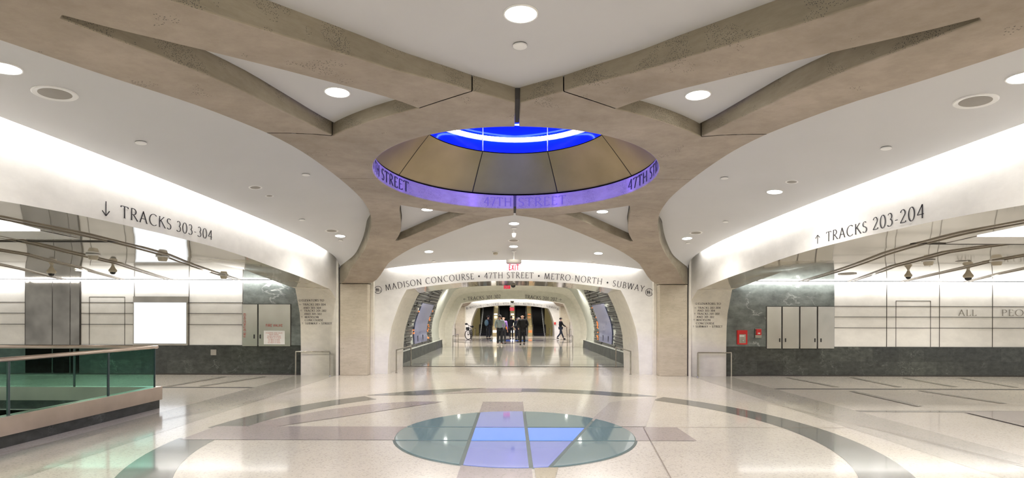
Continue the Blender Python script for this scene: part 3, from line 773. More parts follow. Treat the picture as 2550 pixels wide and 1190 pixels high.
# ------------------------------------------------------------------ tunnel
Y0, Y1 = C1+9.45, C2-7.45-.25
mb = MB()
ys = [Y0+(Y1-Y0)*k/24 for k in range(25)]
for sx in (-1, 1):
    mb.grid([[(sx*x, y, z) for x, z in TUN] for y in ys], 0)
struct('wall_tunnel', mb, 'slate_grey', smooth=True)
def tx(z):
    for (x0, z0), (x1, z1) in zip(TUN, TUN[1:]):
        if z0 <= z <= z1: return x0+(x1-x0)*(z-z0)/max(1e-6, z1-z0)
    return 0
for sx, sn in ((-1, 'left'), (1, 'right')):
    # plinth
    mb = MB(); mb.prism([(sx*3.84, Y0-.0, 0), (sx*3.865, Y0, .40), (sx*3.95, Y0, .40), (sx*3.95, Y0, 0)], (0, Y1-Y0, 0))
    struct('baseboard_'+sn, mb, 'plinth')
    # stacked slate: courses of overlapping stones
    root = thing('slate_cladding', 'wall of dark stacked slate courses on the %s side of the tunnel' % sn, 'slate wall', (sx*4.0, 20.5, 0))
    mb = MB(); z = .42; row = 0; rnd = random.Random(3+sx)
    while z < 3.05:
        h = .070; y = Y0
        ymax = 24.9-1.9*max(0, (z-1.2)/1.9)**1.6
        while y < ymax:
            L = rnd.uniform(.5, 1.4); y2 = min(y+L, ymax); d = rnd.uniform(.015, .05)
            if not (20.2 < (y+y2)/2 < 23.4 and .5 < z < 2.2):
                x0, x1 = tx(z), tx(z+h)
                mb.prism([(sx*(x0+.02), y, z), (sx*(x0-d), y, z), (sx*(x1-d), y, z+h*.8), (sx*(x1+.02), y, z+h*.8)], (0, y2-y-.01, 0), 0)
            y = y2
        z += .075
    o = mb.build('slate_courses', 'slate', weld=0); o.parent = root; o.location = -root.location
    t = thing('wall_screen', 'lilac display panel in the slate on the %s of the tunnel' % sn, 'screen', (sx*3.9, 21.8, .5))
    mb = MB(); rows = []
    for k in range(13):
        z = .55+1.65*k/12; rows.append([(sx*(tx(z)-.06), y, z) for y in (20.3, 21.3, 22.3, 23.3)])
    mb.grid(rows); o = mb.build('display', 'tscreen', smooth='all'); o.parent = t; o.location = -t.location
    for y in (21.0, 22.2):
        mb = MB(); mb.box((sx*(tx(.8)-.075), y, .62), (sx*(tx(.8)-.062), y+.09, .86)); o = mb.build('label_mark', 'ink'); o.parent = t; o.location = -t.location
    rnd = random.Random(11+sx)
    for k in range(16):  # glowing blocks stand in for orange reflections on the glossy slate
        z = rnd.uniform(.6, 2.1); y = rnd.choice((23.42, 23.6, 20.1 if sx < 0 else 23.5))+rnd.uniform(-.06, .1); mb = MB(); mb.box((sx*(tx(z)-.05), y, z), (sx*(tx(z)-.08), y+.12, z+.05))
        o = mb.build('orange_glint', 'orange'); o.parent = t; o.location = -t.location; o['label'] = 'small glowing block drawn for an orange glint beside the panel'
# ------------------------------------------------------------------ side corridors
CW = 14.17
for C in (C1, C2):
    cw = C+7.12
    for sx, sn in ((-1, 'left'), (1, 'right')):
        X1 = 17.5 if C < 20 else 10
        for sy in (1, -1):
            mb = MB(); mb.box((sx*4.96, C+sy*7.12, 0), (sx*X1, C+sy*7.3, 2.66)); struct('wall_'+sn, mb, 'whitem')
        mb = MB(); mb.grid([[(sx*6.05, C-7.12+14.24*k/56, zcor(-7.12+14.24*k/56)), (sx*X1, C-7.12+14.24*k/56, zcor(-7.12+14.24*k/56))] for k in range(57)]); struct('ceiling', mb, 'polish', smooth='all')
        if C > 20:
            for k in (-1, 1): area('corridor_light', (sx*7.5, C+k*4, 2.6), .4, .4, 60*LE, (1, .96, .9))
for sx, sn in ((-1, 'left'), (1, 'right')):
    # light strip at the top of the wall
    root = thing('cove_strip_light', 'bright light strip along the top of the %s marble wall' % sn, 'light strip', (sx*11.5, CW, 2.6))
    mb = MB(); mb.box((sx*6.1, CW-.05, 2.612), (sx*17.4, CW-.03, 2.655)); o = mb.build('diffuser', 'strip'); o.parent = root; o.location = -root.location
    mb = MB(); mb.box((sx*6.1, CW-.06, 2.656), (sx*17.4, CW, 2.662)); mb.box((sx*6.1, CW-.12, 2.652), (sx*17.4, CW-.06, 2.6585)); o = mb.build('channel', 'joint'); o.parent = root; o.location = -root.location
    for k in range(3):
        area('wall_wash', (sx*(6.3+3.7*(k+.5)), CW-.16, 2.61), 3.6, .05, 5.5*3.6*LE, (1, .98, .95), rot=(math.radians(28), 0, 0))
        area('wall_wash', (sx*(6.3+3.7*(k+.5)), .03, 2.60), 3.6, .05, 5.5*3.6*LE, (1, .98, .95), rot=(math.radians(-12), 0, 0))
# ceiling channels (double rails) in the polished side ceilings
def CG(px, py, d=.004):
    a, b = ray(px, py); Y = 2.2
    while Y < CW-.06:
        if CZ+b*Y >= zcor(Y-C1)-d: break
        Y += .01
    return Vector((CX+a*Y, Y, zcor(Y-C1)-d))
def chan(name, pts, wd, mat, root, z=None):
    mb = MB()
    P = []
    for a, b in zip(pts, pts[1:]):
        for k in range(10): P.append(lerp2(a, b, k/10))
    P.append(pts[-1])
    for a, b in zip(P, P[1:]):
        q = line_poly(a, b, wd); mb.prism([(x, y, zcor(y-C1)-.001) for x, y in q], (0, 0, -.012))
    o = mb.build(name, mat); o.parent = root; return o
CH = {-1: [[(-30, 533), (195, 578), (420, 634), (600, 697)], [(-40, 578), (180, 627), (300, 655), (430, 697)], [(-40, 615), (70, 632), (200, 665), (310, 697)], [(-30, 650), (60, 670), (165, 697)]],
      1: [[(2600, 540), (2400, 577), (2200, 630), (1990, 702)], [(2500, 606), (2350, 627), (2220, 662), (2110, 703)], [(2600, 625), (2450, 652), (2320, 683), (2240, 703)], [(2600, 655), (2480, 682), (2400, 703)]]}
for sx, sn in ((-1, 'left'), (1, 'right')):
    for k, c in enumerate(CH[sx]):
        pts = [tuple(CG(x, y).xy) for x, y in c]
        pts = [(x, min(y, CW-.08)) for x, y in pts]
        root = thing('ceiling_channel', 'long slim metal channel across the polished %s corridor ceiling, %s from the arch' % (sn, ('first', 'second', 'third', 'fourth')[k]), 'ceiling channel', (0, 0, 0), 'metal channels in the corridor ceilings')
        chan('rail', pts, .05, 'railm', root); chan('rail', [(x+sx*.17, y+.08) for x, y in pts], .022, 'railm', root)
    root = thing('ceiling_channel', 'cross channel over the polished %s corridor ceiling parallel to the marble wall' % sn, 'ceiling channel', (0, 0, 0), 'metal channels in the corridor ceilings')
    y = 7.75; chan('rail', [(sx*6.1, y), (sx*16, y)], .07, 'joint', root, 2.657)
    # lit coffer: bright diffuser with a pale return beside it
    Q1 = ((-200, 508), (0, 549), (100, 574), (-200, 574)) if sx < 0 else ((2433, 588), (2550, 565), (2750, 525), (2750, 588))
    Q2 = ((-200, 574), (100, 574), (198, 594), (-200, 594)) if sx < 0 else ((2350, 607), (2433, 588), (2750, 588), (2750, 607))
    q = [CG(*p) for p in Q1]
    root = thing('light_panel', 'large white lit ceiling panel at the %s edge of the photo' % sn, 'ceiling light', (q[0].x, q[0].y, 2.65))
    mb = MB(); mb.prism(q, (0, 0, -.008)); o = mb.build('diffuser', 'strip'); o.parent = root; o.location = -root.location
    mb = MB(); mb.prism([CG(*p) for p in Q2], (0, 0, -.006)); o = mb.build('return', 'white'); o.parent = root; o.location = -root.location
# wall dressings on the far wall of the side corridors
YW = CW-.0
def wp(px, py, d=0): return W(px, py, YW-d)
def panel(x0, y0, x1, y1, mat, th=.02, name='wall_panel', off=0.0):
    a, b = wp(x0, y0), wp(x1, y1); mb = MB(); mb.box((a.x, YW-off, a.z), (b.x, YW-off-th, b.z)); return mb
def wline(mb, x0, y0, x1, y1, d=.008, w_=.007):
    a, b = wp(x0, y0), wp(x1, y1)
    if abs(x1-x0) > abs(y1-y0): mb.box((a.x, YW-d, a.z-w_), (b.x, YW, a.z+w_))
    else: mb.box((a.x-w_, YW-d, a.z), (a.x+w_, YW, b.z))
for sx, sn in ((-1, 'left'), (1, 'right')):
    mb = MB(); mb.box((sx*4.97, YW-.03, 0), (sx*17.4, YW, .83)); struct('baseboard_'+sn, mb, 'greenlo')
    mb = MB(); mb.box((sx*4.97, YW-.045, 0), (sx*17.4, YW-.03, .035)); struct('baseboard_'+sn, mb, 'joint')
mb = MB(); a = wp(607, 700); mb.box((a.x, YW-.018, .83), (-4.97, YW, 2.61)); struct('wall_left', mb, 'green')
mb = MB(); a = wp(2077, 700); mb.box((4.97, YW-.018, .83), (a.x, YW, 2.61)); struct('wall_right', mb, 'green')
mb = MB()
for y in (753, 780, 807.5):
    wline(mb, -150, y-1, 65, y-.5); wline(mb, 202, y, 334, y); wline(mb, 471, y+.5, 605, y+1)
for x in (202, 335, 471, 605): wline(mb, x, 703, x, 862)
wline(mb, 607, 755, 740, 756.5)
wline(mb, 223, 739, 311, 739, w_=.005); wline(mb, 223, 739, 223, 862, w_=.005); wline(mb, 311, 739, 311, 862, w_=.005)
struct('trim_20', mb, 'joint')
mb = MB()
for y in (762.5, 789, 816): wline(mb, 2078, y, 2700, y+1)
for x in (2208, 2339.5, 2471.5, 2604): wline(mb, x, 709, x, 869)
wline(mb, 2231, 749, 2317, 749, w_=.005); wline(mb, 2231, 749, 2231, 869, w_=.005); wline(mb, 2317, 749, 2317, 869, w_=.005)
wline(mb, 1805, 762, 1905, 762); wline(mb, 1905, 709, 1905, 869); wline(mb, 1805, 815, 1905, 815, w_=.004); wline(mb, 1805, 867, 1905, 867, w_=.004)
struct('trim_21', mb, 'joint')
def wmap(px, py, d=.03, Y=None):
    a = W(px, py, Y or YW); return lambda u, v: Vector((a.x+u, (Y or YW)-d, a.z+v))
def wsize(px): return px*YW/F
sign('ALL', wmap(2384, 786.5), wsize(15.5), 'engraved grey word ALL on the white marble wall', width=wsize(45), mat='grey')
sign('PEOPLE', wmap(2491, 786.5), wsize(15.5), 'engraved grey word PEOPLE on the marble, cut by the right photo edge', width=wsize(105), mat='grey')
# elevator door
t = thing('elevator_door', 'brushed steel elevator door in the white marble wall', 'elevator door', (wp(133, 933).x, YW, 0))
for x0, x1 in ((66, 132), (134, 176), (178, 200)):
    a, b = wp(x0, 704), wp(x1, 704); mb = MB(); mb.box((a.x, YW-.03, .01), (b.x, YW-.012, 2.60)); o = mb.build('door_leaf', 'elev'); o.parent = t; o.location = -t.location
a, b = wp(64, 703), wp(202, 703); mb = MB(); mb.box((a.x, YW-.025, 0), (b.x, YW, 2.61)); o = mb.build('frame', 'joint'); o.parent = t; o.location = -t.location
# advert screen
t = thing('advert_screen', 'white lit advertising screen in a steel frame on the marble wall', 'screen', (wp(402, 858).x, YW, wp(402, 858).z))
a, b = wp(335, 738), wp(470.5, 860)
mb = MB(); mb.box((a.x, YW-.06, a.z), (b.x, YW, b.z)); o = mb.build('frame', 'steel', bevel=.006); o.parent = t; o.location = -t.location
a, b = wp(338, 753), wp(467, 855); mb = MB(); mb.box((a.x, YW-.068, a.z), (b.x, YW-.06, b.z)); o = mb.build('display', 'screen'); o.parent = t; o.location = -t.location
area('screen_glow', ((a.x+b.x)/2, YW-.075, (a.z+b.z)/2), 1.4, 1.1, 12*LE, (.9, .96, 1), rot=(PI/2, 0, 0))
# steel cabinets
def cabinet(x0, x1, y0, y1, label, handle, extra=None):
    t = thing('wall_cabinet', label, 'wall cabinet', (wp((x0+x1)/2, y1).x, YW, wp(x0, y1).z), 'steel wall cabinets')
    a, b = wp(x0, y0), wp(x1, y1)
    mb = MB(); mb.box((a.x, YW-.03, a.z), (b.x, YW-.005, b.z)); o = mb.build('body', 'joint'); o.parent = t; o.location = -t.location
    mb = MB(); mb.box((a.x+.012, YW-.045, a.z-.012), (b.x-.012, YW-.03, b.z+.012)); d = mb.build('door', 'cab', bevel=.003); d.parent = t; d.location = -t.location
    hx = wp(handle, 838).x; mb = MB(); mb.box((hx-.015, YW-.052, wp(0, handle_y[0]).z), (hx+.015, YW-.045, wp(0, handle_y[1]).z)); o = mb.build('handle', 'rubber'); o.parent = d
    return t, d
handle_y = (831, 841)
c1, d1 = cabinet(604.5, 643.5, 756.5, 862.5, 'narrow steel cabinet with red vertical words FIRE EXTINGUISHER', 635)
c2, d2 = cabinet(645, 725.5, 756.5, 863, 'wide pale steel cabinet marked FIRE VALVE', 650)
handle_y = (837, 846)
cabinet(1907, 1944.5, 762.5, 868.5, 'steel cabinet door nearest the red fire box on the right wall', 1939.5)
cabinet(1946, 1988.5, 762.5, 868.5, 'second steel cabinet from the left on the right wall, bright reflection', 1954)
cabinet(1990, 2032.5, 762.5, 868.5, 'third steel cabinet on the right wall, plain door', 2027)
cabinet(2034, 2076, 762.5, 868.5, 'steel cabinet beside the white marble on the right wall', 2042)
a = W(614, 839.5, YW); vm = lambda u, v: Vector((a.x-v, YW-.05, a.z+u))
mb = MB(); text_mesh(mb, 'FIRE EXTINGUISHER', vm, wsize(5.2), wsize(59.5), sans=True, T=.14, track=.2); o = mb.build('red_lettering', 'redink', weld=0); o.parent = d1
mb = MB(); text_mesh(mb, 'FIRE VALVE', wmap(664, 813, .05), wsize(6), wsize(41), sans=True, T=.14, track=.2); o = mb.build('red_lettering', 'redink', weld=0); o.parent = d2
p = panel(659, 823, 711, 857, 'white', .004, off=.046); o = p.build('notice_plate', 'white'); o.parent = d2; pl_ = o
mb = MB()
for i, (s, x) in enumerate((('STANDPIPE HOSE VALVE', 664), ('NEXT HOSES', 673), ('TO WEST HOSE HOLDER', 668), ('TO WEST IS IT HOSE', 667), ('TO WEST IS HOSE', 670), ('TO WEST IS HOSE', 670), ('TO WEST IS HOSE', 669))):
    text_mesh(mb, s, wmap(x, 830+4*i, .052), wsize(2.3), wsize(2*(684.5-x)), sans=True, T=.16, track=.2)
o = mb.build('red_lettering', 'redink', weld=0); o.parent = pl_
# fire equipment on the right wall
t = thing('fire_telephone_box', 'red framed emergency box with steel door on the green granite', 'fire box', (wp(1846, 857).x, YW, wp(1846, 857).z))
def kid(mb, n, m, t, **k): o = mb.build(n, m, **k); o.parent = t; o.location = -t.location; return o
a, b = wp(1834, 822), wp(1858.5, 857.5)
mb = MB(); mb.box((a.x, YW-.07, a.z), (b.x, YW-.015, b.z)); kid(mb, 'housing', 'red', t, bevel=.004)
a, b = wp(1838, 832), wp(1854, 854); mb = MB(); mb.box((a.x, YW-.078, a.z), (b.x, YW-.07, b.z)); kid(mb, 'door', 'steel', t)
mb = MB(); mb.box((wp(1838.5, 829.5).x, YW-.08, wp(0, 829.8).z), (wp(1852.5, 0).x, YW-.07, wp(0, 833).z)); mb.lathe([(0, .0), (.02, 0), (.02, .01)], wp(1850.5, 848, .086), 12, ax=Matrix.Rotation(PI/2, 3, 'X')); kid(mb, 'latch', 'white', t)
t = thing('fire_alarm_pull_station', 'small red fire alarm pull station between the emergency box and cabinets', 'fire alarm', (wp(1886, 840).x, YW, wp(1886, 840).z))
a, b = wp(1878.5, 818), wp(1894, 841); mb = MB(); mb.box((a.x, YW-.05, a.z), (b.x, YW-.015, b.z)); kid(mb, 'backplate', 'steel', t)
a, b = wp(1880, 819), wp(1892.5, 834); mb = MB(); mb.box((a.x, YW-.085, a.z), (b.x, YW-.05, b.z)); kid(mb, 'housing', 'red', t, bevel=.006)
mb = MB(); a, b = wp(1883.5, 828), wp(1889, 831); mb.box((a.x, YW-.095, a.z), (b.x, YW-.085, b.z)); kid(mb, 'handle', 'white', t)
t = thing('wall_outlet', 'small pale outlet box low on the dark granite', 'outlet', (wp(534, 884).x, YW, wp(534, 884).z))
a, b = wp(527, 870), wp(541, 884); mb = MB(); mb.box((a.x, YW-.05, a.z), (b.x, YW-.03, b.z)); kid(mb, 'cover', 'grey', t, bevel=.004)
# ------------------------------------------------------------------ big wall lettering
def leftmap(y0, z0): return lambda u, v: Vector((-4.944, y0+u, z0+v))
def rightmap(y0, z0): return lambda u, v: Vector((4.944, y0-u, z0+v))
YL = lambda px, X: (X-CX)/((px-PX)/F)
def on_band(px, py, sx, C=C1):
    a, b = ray(px, py); Y = (sx*4.944-CX)/a
    return Y-C, CZ+b*Y
def bandmap(p0, p1, sx, width, C=C1):
    (y0, z0), (y1, z1) = p0, p1; zm = (z1-z0)
    return lambda u, v: Vector((sx*4.944, C+y0+(y1-y0)*u/width, z0+zm*u/width+v))
def archmap(x0, C, y, z0=2.757, k=.0275):
    def f(u, v):
        X = x0+u; s = -2*k*X; n = math.hypot(1, s); return Vector((X-v*s/n, y, z0-k*X*X+v/n))
    return f
for s_, x0, y0, x1, y1, sx, h, lab, dg in (('TRACKS 303-304', 300, 541, 529, 597.5, -1, .152, 'black lettering TRACKS 303-304 on the left white band', 1.0), ('TRACKS 203-204', 2057, 602, 2302, 542, 1, .152, 'black lettering TRACKS 203-204 on the right white band', 1.12),
        ('_', 252, 536, 279, 539, -1, .185, 'black down arrow left of TRACKS 303-304', 1), ('^', 2029, 608.5, 2045, 604.5, 1, .15, 'black up arrow beside TRACKS 203-204', 1)):
    p0, p1 = on_band(x0, y0, sx), on_band(x1, y1, sx); wd = abs(p1[0]-p0[0])
    sign(s_, bandmap(p0, p1, sx, wd), h, lab, width=wd, digit=dg, T=.10, name='wall_lettering' if len(s_) > 1 else 'arrow_sign')
STX = 'MADISON CONCOURSE * 47TH STREET * METRO-NORTH * SUBWAY'
sign(STX, archmap(-3.68, C1, C1+7.444), .172, 'long curved line reading MADISON CONCOURSE 47TH STREET METRO-NORTH SUBWAY over the near portal', width=7.42, track=.16, T=.095)
sign(STX, archmap(-3.68, C2, C2+7.44), .172, 'same curved lettering repeated small above the distant escalators', width=7.42, track=.16, T=.095)
def restroom(c, y, label):
    t = thing('restroom_symbol', label, 'sign', (c[0], y, c[2]), 'round restroom symbols')
    mb = MB(); n = 32
    for k in range(n):
        a, b = 2*PI*k/n, 2*PI*(k+1)/n
        mb.poly([(r*math.cos(q), 0, r*math.sin(q)) for r, q in ((.112, a), (.112, b), (.098, b), (.098, a))])
    o = mb.build('ring', 'ink'); o.parent = t
    mb = MB()
    for x, dress in ((-.05, 0), (-.0, 1)):
        mb.poly([(x+.011*math.cos(2*PI*k/10), 0, .052+.011*math.sin(2*PI*k/10)) for k in range(10)])
        wd = .018; mb.poly([(x-wd*(.6 if dress else 1), 0, .036), (x+wd*(.6 if dress else 1), 0, .036), (x+wd*(1.3 if dress else .8), 0, -.012), (x-wd*(1.3 if dress else .8), 0, -.012)])
        mb.poly([(x-.010, 0, -.012), (x+.010, 0, -.012), (x+.008, 0, -.058), (x-.008, 0, -.058)])
    mb.poly([(-.027, 0, .06), (-.024, 0, .06), (-.024, 0, -.06), (-.027, 0, -.06)])
    for k in range(10):
        a, b = math.radians(110+22*k), math.radians(110+22*(k+1)); mb.poly([(.05+r*math.cos(q), 0, -.028+r*math.sin(q)) for r, q in ((.028, a), (.028, b), (.022, b), (.022, a))])
    mb.poly([(.046, 0, .03), (.053, 0, .03), (.055, 0, -.015), (.046, 0, -.015)]); mb.poly([(.05, 0, -.015), (.075, 0, -.015), (.088, 0, -.045), (.08, 0, -.045)])
    o = mb.build('pictogram', 'ink'); o.parent = t
for C, dn in ((C1, ''), (C2, 'tiny distant ')):
    restroom((-3.90, 0, 2.41), C+7.443, (dn+'round black restroom symbol left of the portal lettering').strip())
    restroom((3.90, 0, 2.36), C+7.443, (dn+'round black restroom symbol right of the portal lettering').strip())
# second arch lettering
YS = C2-7.45-.33
for s, x0, x1, y0, y1, lab in (('TRACKS 301-302', 1165, 1247, 748, 742, 'small black lettering TRACKS 301-302 over the inner arch'), ('TRACKS 201-202', 1307, 1387, 742.5, 750, 'small black lettering TRACKS 201-202 over the inner arch')):
    a, b = W(x0, y0, YS), W(x1, y1, YS); L = (b-a).length; d = (b-a)/L; n = Vector((-d.z, 0, d.x))
    sign(s, (lambda a, d, n: lambda u, v: a+d*u+n*v)(a, d, n), .19, lab, width=L, T=.12)
for ch, x, y, lab in (('<', 1154, 749, 'small left arrow before TRACKS 301-302'), ('>', 1391, 750, 'small right arrow after TRACKS 201-202')):
    a = W(x, y, YS); sign(ch, (lambda a: lambda u, v: a+Vector((u, 0, v)))(a), .20, lab, name='arrow_sign')
# inner frame face of the second crossing (stone arch seen down the tunnel)
mb = MB(); YF = C2-7.45-.25
TT = [(x, z) for x, z in TUN if True]
def opening(t):  # param 0..1 over BOT reversed (floor to crown)
    B = BOT[::-1]; L = [0]
    for p, q in zip(B, B[1:]): L.append(L[-1]+math.hypot(q[0]-p[0], q[1]-p[1]))
    d = t*L[-1]
    for i in range(len(L)-1):
        if L[i+1] >= d-1e-9:
            k = (d-L[i])/(L[i+1]-L[i]); return (B[i][0]+(B[i+1][0]-B[i][0])*k, B[i][1]+(B[i+1][1]-B[i][1])*k)
    return B[-1]
def tunp(t):
    B = TUN; L = [0]
    for p, q in zip(B, B[1:]): L.append(L[-1]+math.hypot(q[0]-p[0], q[1]-p[1]))
    d = t*L[-1]
    for i in range(len(L)-1):
        if L[i+1] >= d-1e-9:
            k = (d-L[i])/(L[i+1]-L[i]); return (B[i][0]+(B[i+1][0]-B[i][0])*k, B[i][1]+(B[i+1][1]-B[i][1])*k)
    return B[-1]
for sx in (-1, 1):
    rows = []
    for k in range(41):
        o_ = opening(k/40); u = tunp(k/40); o_ = (o_[0]-.22*(1 if o_[0] > 3.2 else o_[0]/3.2), o_[1])
        rows.append([(sx*u[0], YF-.5, u[1]+0*.02), (sx*(u[0]*.6+o_[0]*.4), YF-.02, u[1]*.6+o_[1]*.4), (sx*o_[0], YF, o_[1]), (sx*o_[0], YF+.9, o_[1])])
    mb.grid(rows)
struct('wall_inner_arch', mb, 'pier', smooth=True)
# pier directories
PL = [('@ELEVATORS TO', 744, 807, 750.4), ('<', 745.6, 751.5, 760.5), ('TRACKS 203-204', 754, 811, 760.5), ('AND 303-304', 755.7, 799, 769), ('^', 747.5, 753, 776), ('TRACKS 201-202', 757.2, 812.5, 776), ('AND 301-302', 757.8, 801, 784),
      ('^', 749.5, 755, 792), ('MADISON', 758.9, 793.5, 792), ('CONCOURSE', 758.9, 804.5, 799.4), ('^', 751, 756.5, 807.6), ('SUBWAY * STREET', 760, 826.5, 807.6)]
PR = [('@ELEVATORS TO', 1731, 1795, 758.5), ('<', 1729.6, 1735, 768.7), ('TRACKS 203-204', 1738, 1793.5, 768.7), ('AND 303-304', 1736.7, 1780, 775.8), ('^', 1727.5, 1733, 783.7), ('TRACKS 201-202', 1736, 1791.5, 783.7), ('AND 301-302', 1734.7, 1778, 791.5),
      ('^', 1726, 1731.5, 799), ('MADISON', 1734, 1769, 799), ('CONCOURSE', 1733, 1778.5, 807.4), ('^', 1724.5, 1730, 815.3), ('SUBWAY * STREET', 1732, 1799, 815.3)]
for L, sn in ((PL, 'left'), (PR, 'right')):
    YP = C1+7.0; root = thing('wall_directory', 'black directory text starting ELEVATORS TO on the %s stone pier' % sn, 'lettering', wmap(L[0][1], L[0][3], .005, YP)(0, 0))
    for s, x0, x1, y in L:
        mb = MB(); text_mesh(mb, s, wmap(x0, y, .005, YP), .055, (x1-x0)*YP/F, T=.15)
        o = mb.build('arrow' if len(s) == 1 else 'text_line', 'ink', weld=0); o.parent = root; o.location = -root.location
# ------------------------------------------------------------------ ceiling fixtures
def zhit(px, py, kind, C=C1):
    a, b = ray(px, py); zf = {'f': z_front, 's': z_side, 'p': z_pocket, 'flat': lambda x, y: 2.655}[kind]
    Y = .8; prev = None
    while Y < 60:
        X = CX+a*Y; Z = CZ+b*Y
        if kind == 'flat': z = zcor(Y-C1)-.004
        else: z = zf(X, Y-C)
        if Z > z:
            break
        Y += .01
    P = Vector((CX+a*Y, Y, 0)); e = .05
    if kind == 'flat': P.z = zcor(P.y-C1)-.004; return P, Vector((0, 0, 1))
    P.z = zf(P.x, Y-C); N = Vector((-(zf(P.x+e, Y-C)-zf(P.x-e, Y-C))/(2*e), -(zf(P.x, Y-C+e)-zf(P.x, Y-C-e))/(2*e), 1)).normalized()
    return P, N
def frame(N): return N.to_track_quat('Z', 'Y').to_matrix()
down0 = [None]
def put_proto(store, maker, P, N, label, group, scale=1.0):
    if store[0] is None: store[0] = o = maker()
    else: o = copy_tree(store[0])
    o.location = P; o.rotation_euler = frame(N).to_euler(); o.scale = (scale,)*3
    o['label'] = label; o['group'] = group
    return o
def mk_down():
    t = thing('downlight', '', 'ceiling light')
    mb = MB(); mb.lathe([(.105, -.008), (.112, -.010), (.118, -.004), (.118, .0)], (0, 0, 0), 28); o = mb.build('trim_ring', 'white', smooth=True); o.parent = t
    mb = MB(); mb.lathe([(0, -.005), (.105, -.006)], (0, 0, 0), 28); o = mb.build('lens', 'lamp'); o.parent = t
    return t
def mk_speaker():
    t = thing('ceiling_speaker', '', 'speaker')
    mb = MB(); mb.lathe([(.115, -.006), (.150, -.012), (.158, -.005), (.158, 0)], (0, 0, 0), 28); o = mb.build('rim', 'white', smooth=True); o.parent = t
    mb = MB(); mb.lathe([(0, -.009), (.115, -.007)], (0, 0, 0), 28); o = mb.build('grille', 'grey'); o.parent = t
    return t
def mk_spr():
    t = thing('sprinkler_cover', '', 'sprinkler')
    mb = MB(); mb.lathe([(0, -.014), (.045, -.014), (.047, -.010), (.047, -.006)], (0, 0, 0), 20); o = mb.build('cap', 'white', smooth=True); o.parent = t
    mb = MB(); mb.lathe([(.03, -.006), (.03, 0), (.05, 0)], (0, 0, 0), 20); o = mb.build('collar', 'joint'); o.parent = t
    return t
def lampat(P, e=1.0, N=Vector((0, 0, 1)), wide=150):
    l = bpy.data.lights.new('downlight_beam', 'SPOT'); l.energy = DOWN*e*4; l.spot_size = math.radians(wide); l.spot_blend = .6; l.shadow_soft_size = .09; l.color = (1, .95, .88)
    o = bpy.data.objects.new('downlight_beam', l); COL.objects.link(o); o.location = P-Vector((0, 0, .03)); return o
GD = 'round recessed downlights'
for px, py, k, sc_, lab in (
    (1297, 32, 'f', 1.0, 'large round downlight at the top centre above the blue oculus'),
    (840, 228, 'p', 1, 'round downlight in the left triangular ceiling pocket'),
    (1738, 235, 'p', 1, 'round downlight in the right triangular ceiling pocket'),
    (8, 167, 's', 1, 'round downlight cut by the left photo edge'),
    (2552, 190, 's', 1, 'round downlight cut by the right photo edge'),
    (1929, 477, 's', 1, 'round downlight alone on the right side ceiling'),
    (847, 587, 's', 1, 'round downlight by the left rib near the corner of the left ceiling'),
    (1711, 593, 's', 1, 'round downlight by the right rib near the corner of the right ceiling'),
    (1064, 521, 'p', 1, 'small downlight in the far left pocket under the violet ring'),
    (1500, 526, 'p', 1, 'small downlight in the far right pocket under the violet ring'),
    (1068, 626, 'f', 1, 'small downlight left of the exit sign above the portal'),
    (1490, 630, 'f', 1, 'small downlight right of the exit sign above the portal'),
    (1280, 556, 'f', 1, 'small downlight just under the joint of the ring on the centre line'),
    (1279, 613, 'f', 1, 'small downlight directly above the exit sign')):
    P, N = zhit(px, py, k); put_proto(down0, mk_down, P, N, lab, GD, 1.0); lampat(P, 1.0)
# corridor downlights
for px, py, lab in ((203, 672, 'downlight in the left corridor ceiling between the two dome cameras'), (512, 674, 'downlight in the left corridor ceiling above the advert screen side'), (2185, 683, 'downlight in the right corridor ceiling left of the dome cameras'), (2485, 685, 'downlight in the right corridor ceiling right of the dome cameras')):
    P, N = zhit(px, py, 'flat'); put_proto(down0, mk_down, P+Vector((0, 0, -.012)), N, lab, GD, 1.0); lampat(P+Vector((0, 0, -.02)), 1.3)
for sx, sn in ((-1, 'left'), (1, 'right')):   # the rest of the corridor rows, out of the frame
    for x, y in ((8.2, 4.0), (11.5, 8.5), (11.5, 4), (14.5, 10.5), (8.2, 1.0)): lampat(Vector((sx*x, y, 2.64)), 1.3)
# tunnel and second crossing downlights
for (x, y, z, lab) in ((-2.72, 25.0, 3.27, 'tiny downlight high on the left inside the tunnel'), (2.72, 25.0, 3.27, 'tiny downlight high on the right inside the tunnel'),
                       (-2.72, 20.0, 3.27, 'tunnel downlight hidden behind the portal band, left'), (2.72, 20.0, 3.27, 'tunnel downlight hidden behind the portal band, right')):
    put_proto(down0, mk_down, Vector((x, y, z)), Vector((-.18*(1 if x > 0 else -1), 0, 1)).normalized()*1, lab, GD, 1.1); lampat(Vector((x, y, z-.03)), 2.4)
lampat(Vector((0, 23, 3.4)), 2.8); lampat(Vector((0, 18.5, 3.4)), 2.2)
for (x, y) in ((0, -5.6), (-1.9, -5.0), (1.9, -5), (0, 5.0), (-2.1, 5.6), (2.1, 5.6)):
    P = Vector((x, C2+y, z_front(x, y))); lampat(P, 2.4)
    put_proto(down0, mk_down, P, Vector((0, 0, 1)), 'distant downlight over the second crossing, %s side %s' % ('near' if y < 0 else 'far', 'centre' if x == 0 else ('left' if x < 0 else 'right')), GD)
for sx in (-1, 1):
    for y in (-4.5, 0, 4.5): lampat(Vector((sx*4.0, C2+y, z_side(4.0, y)-.02)), 1.0)
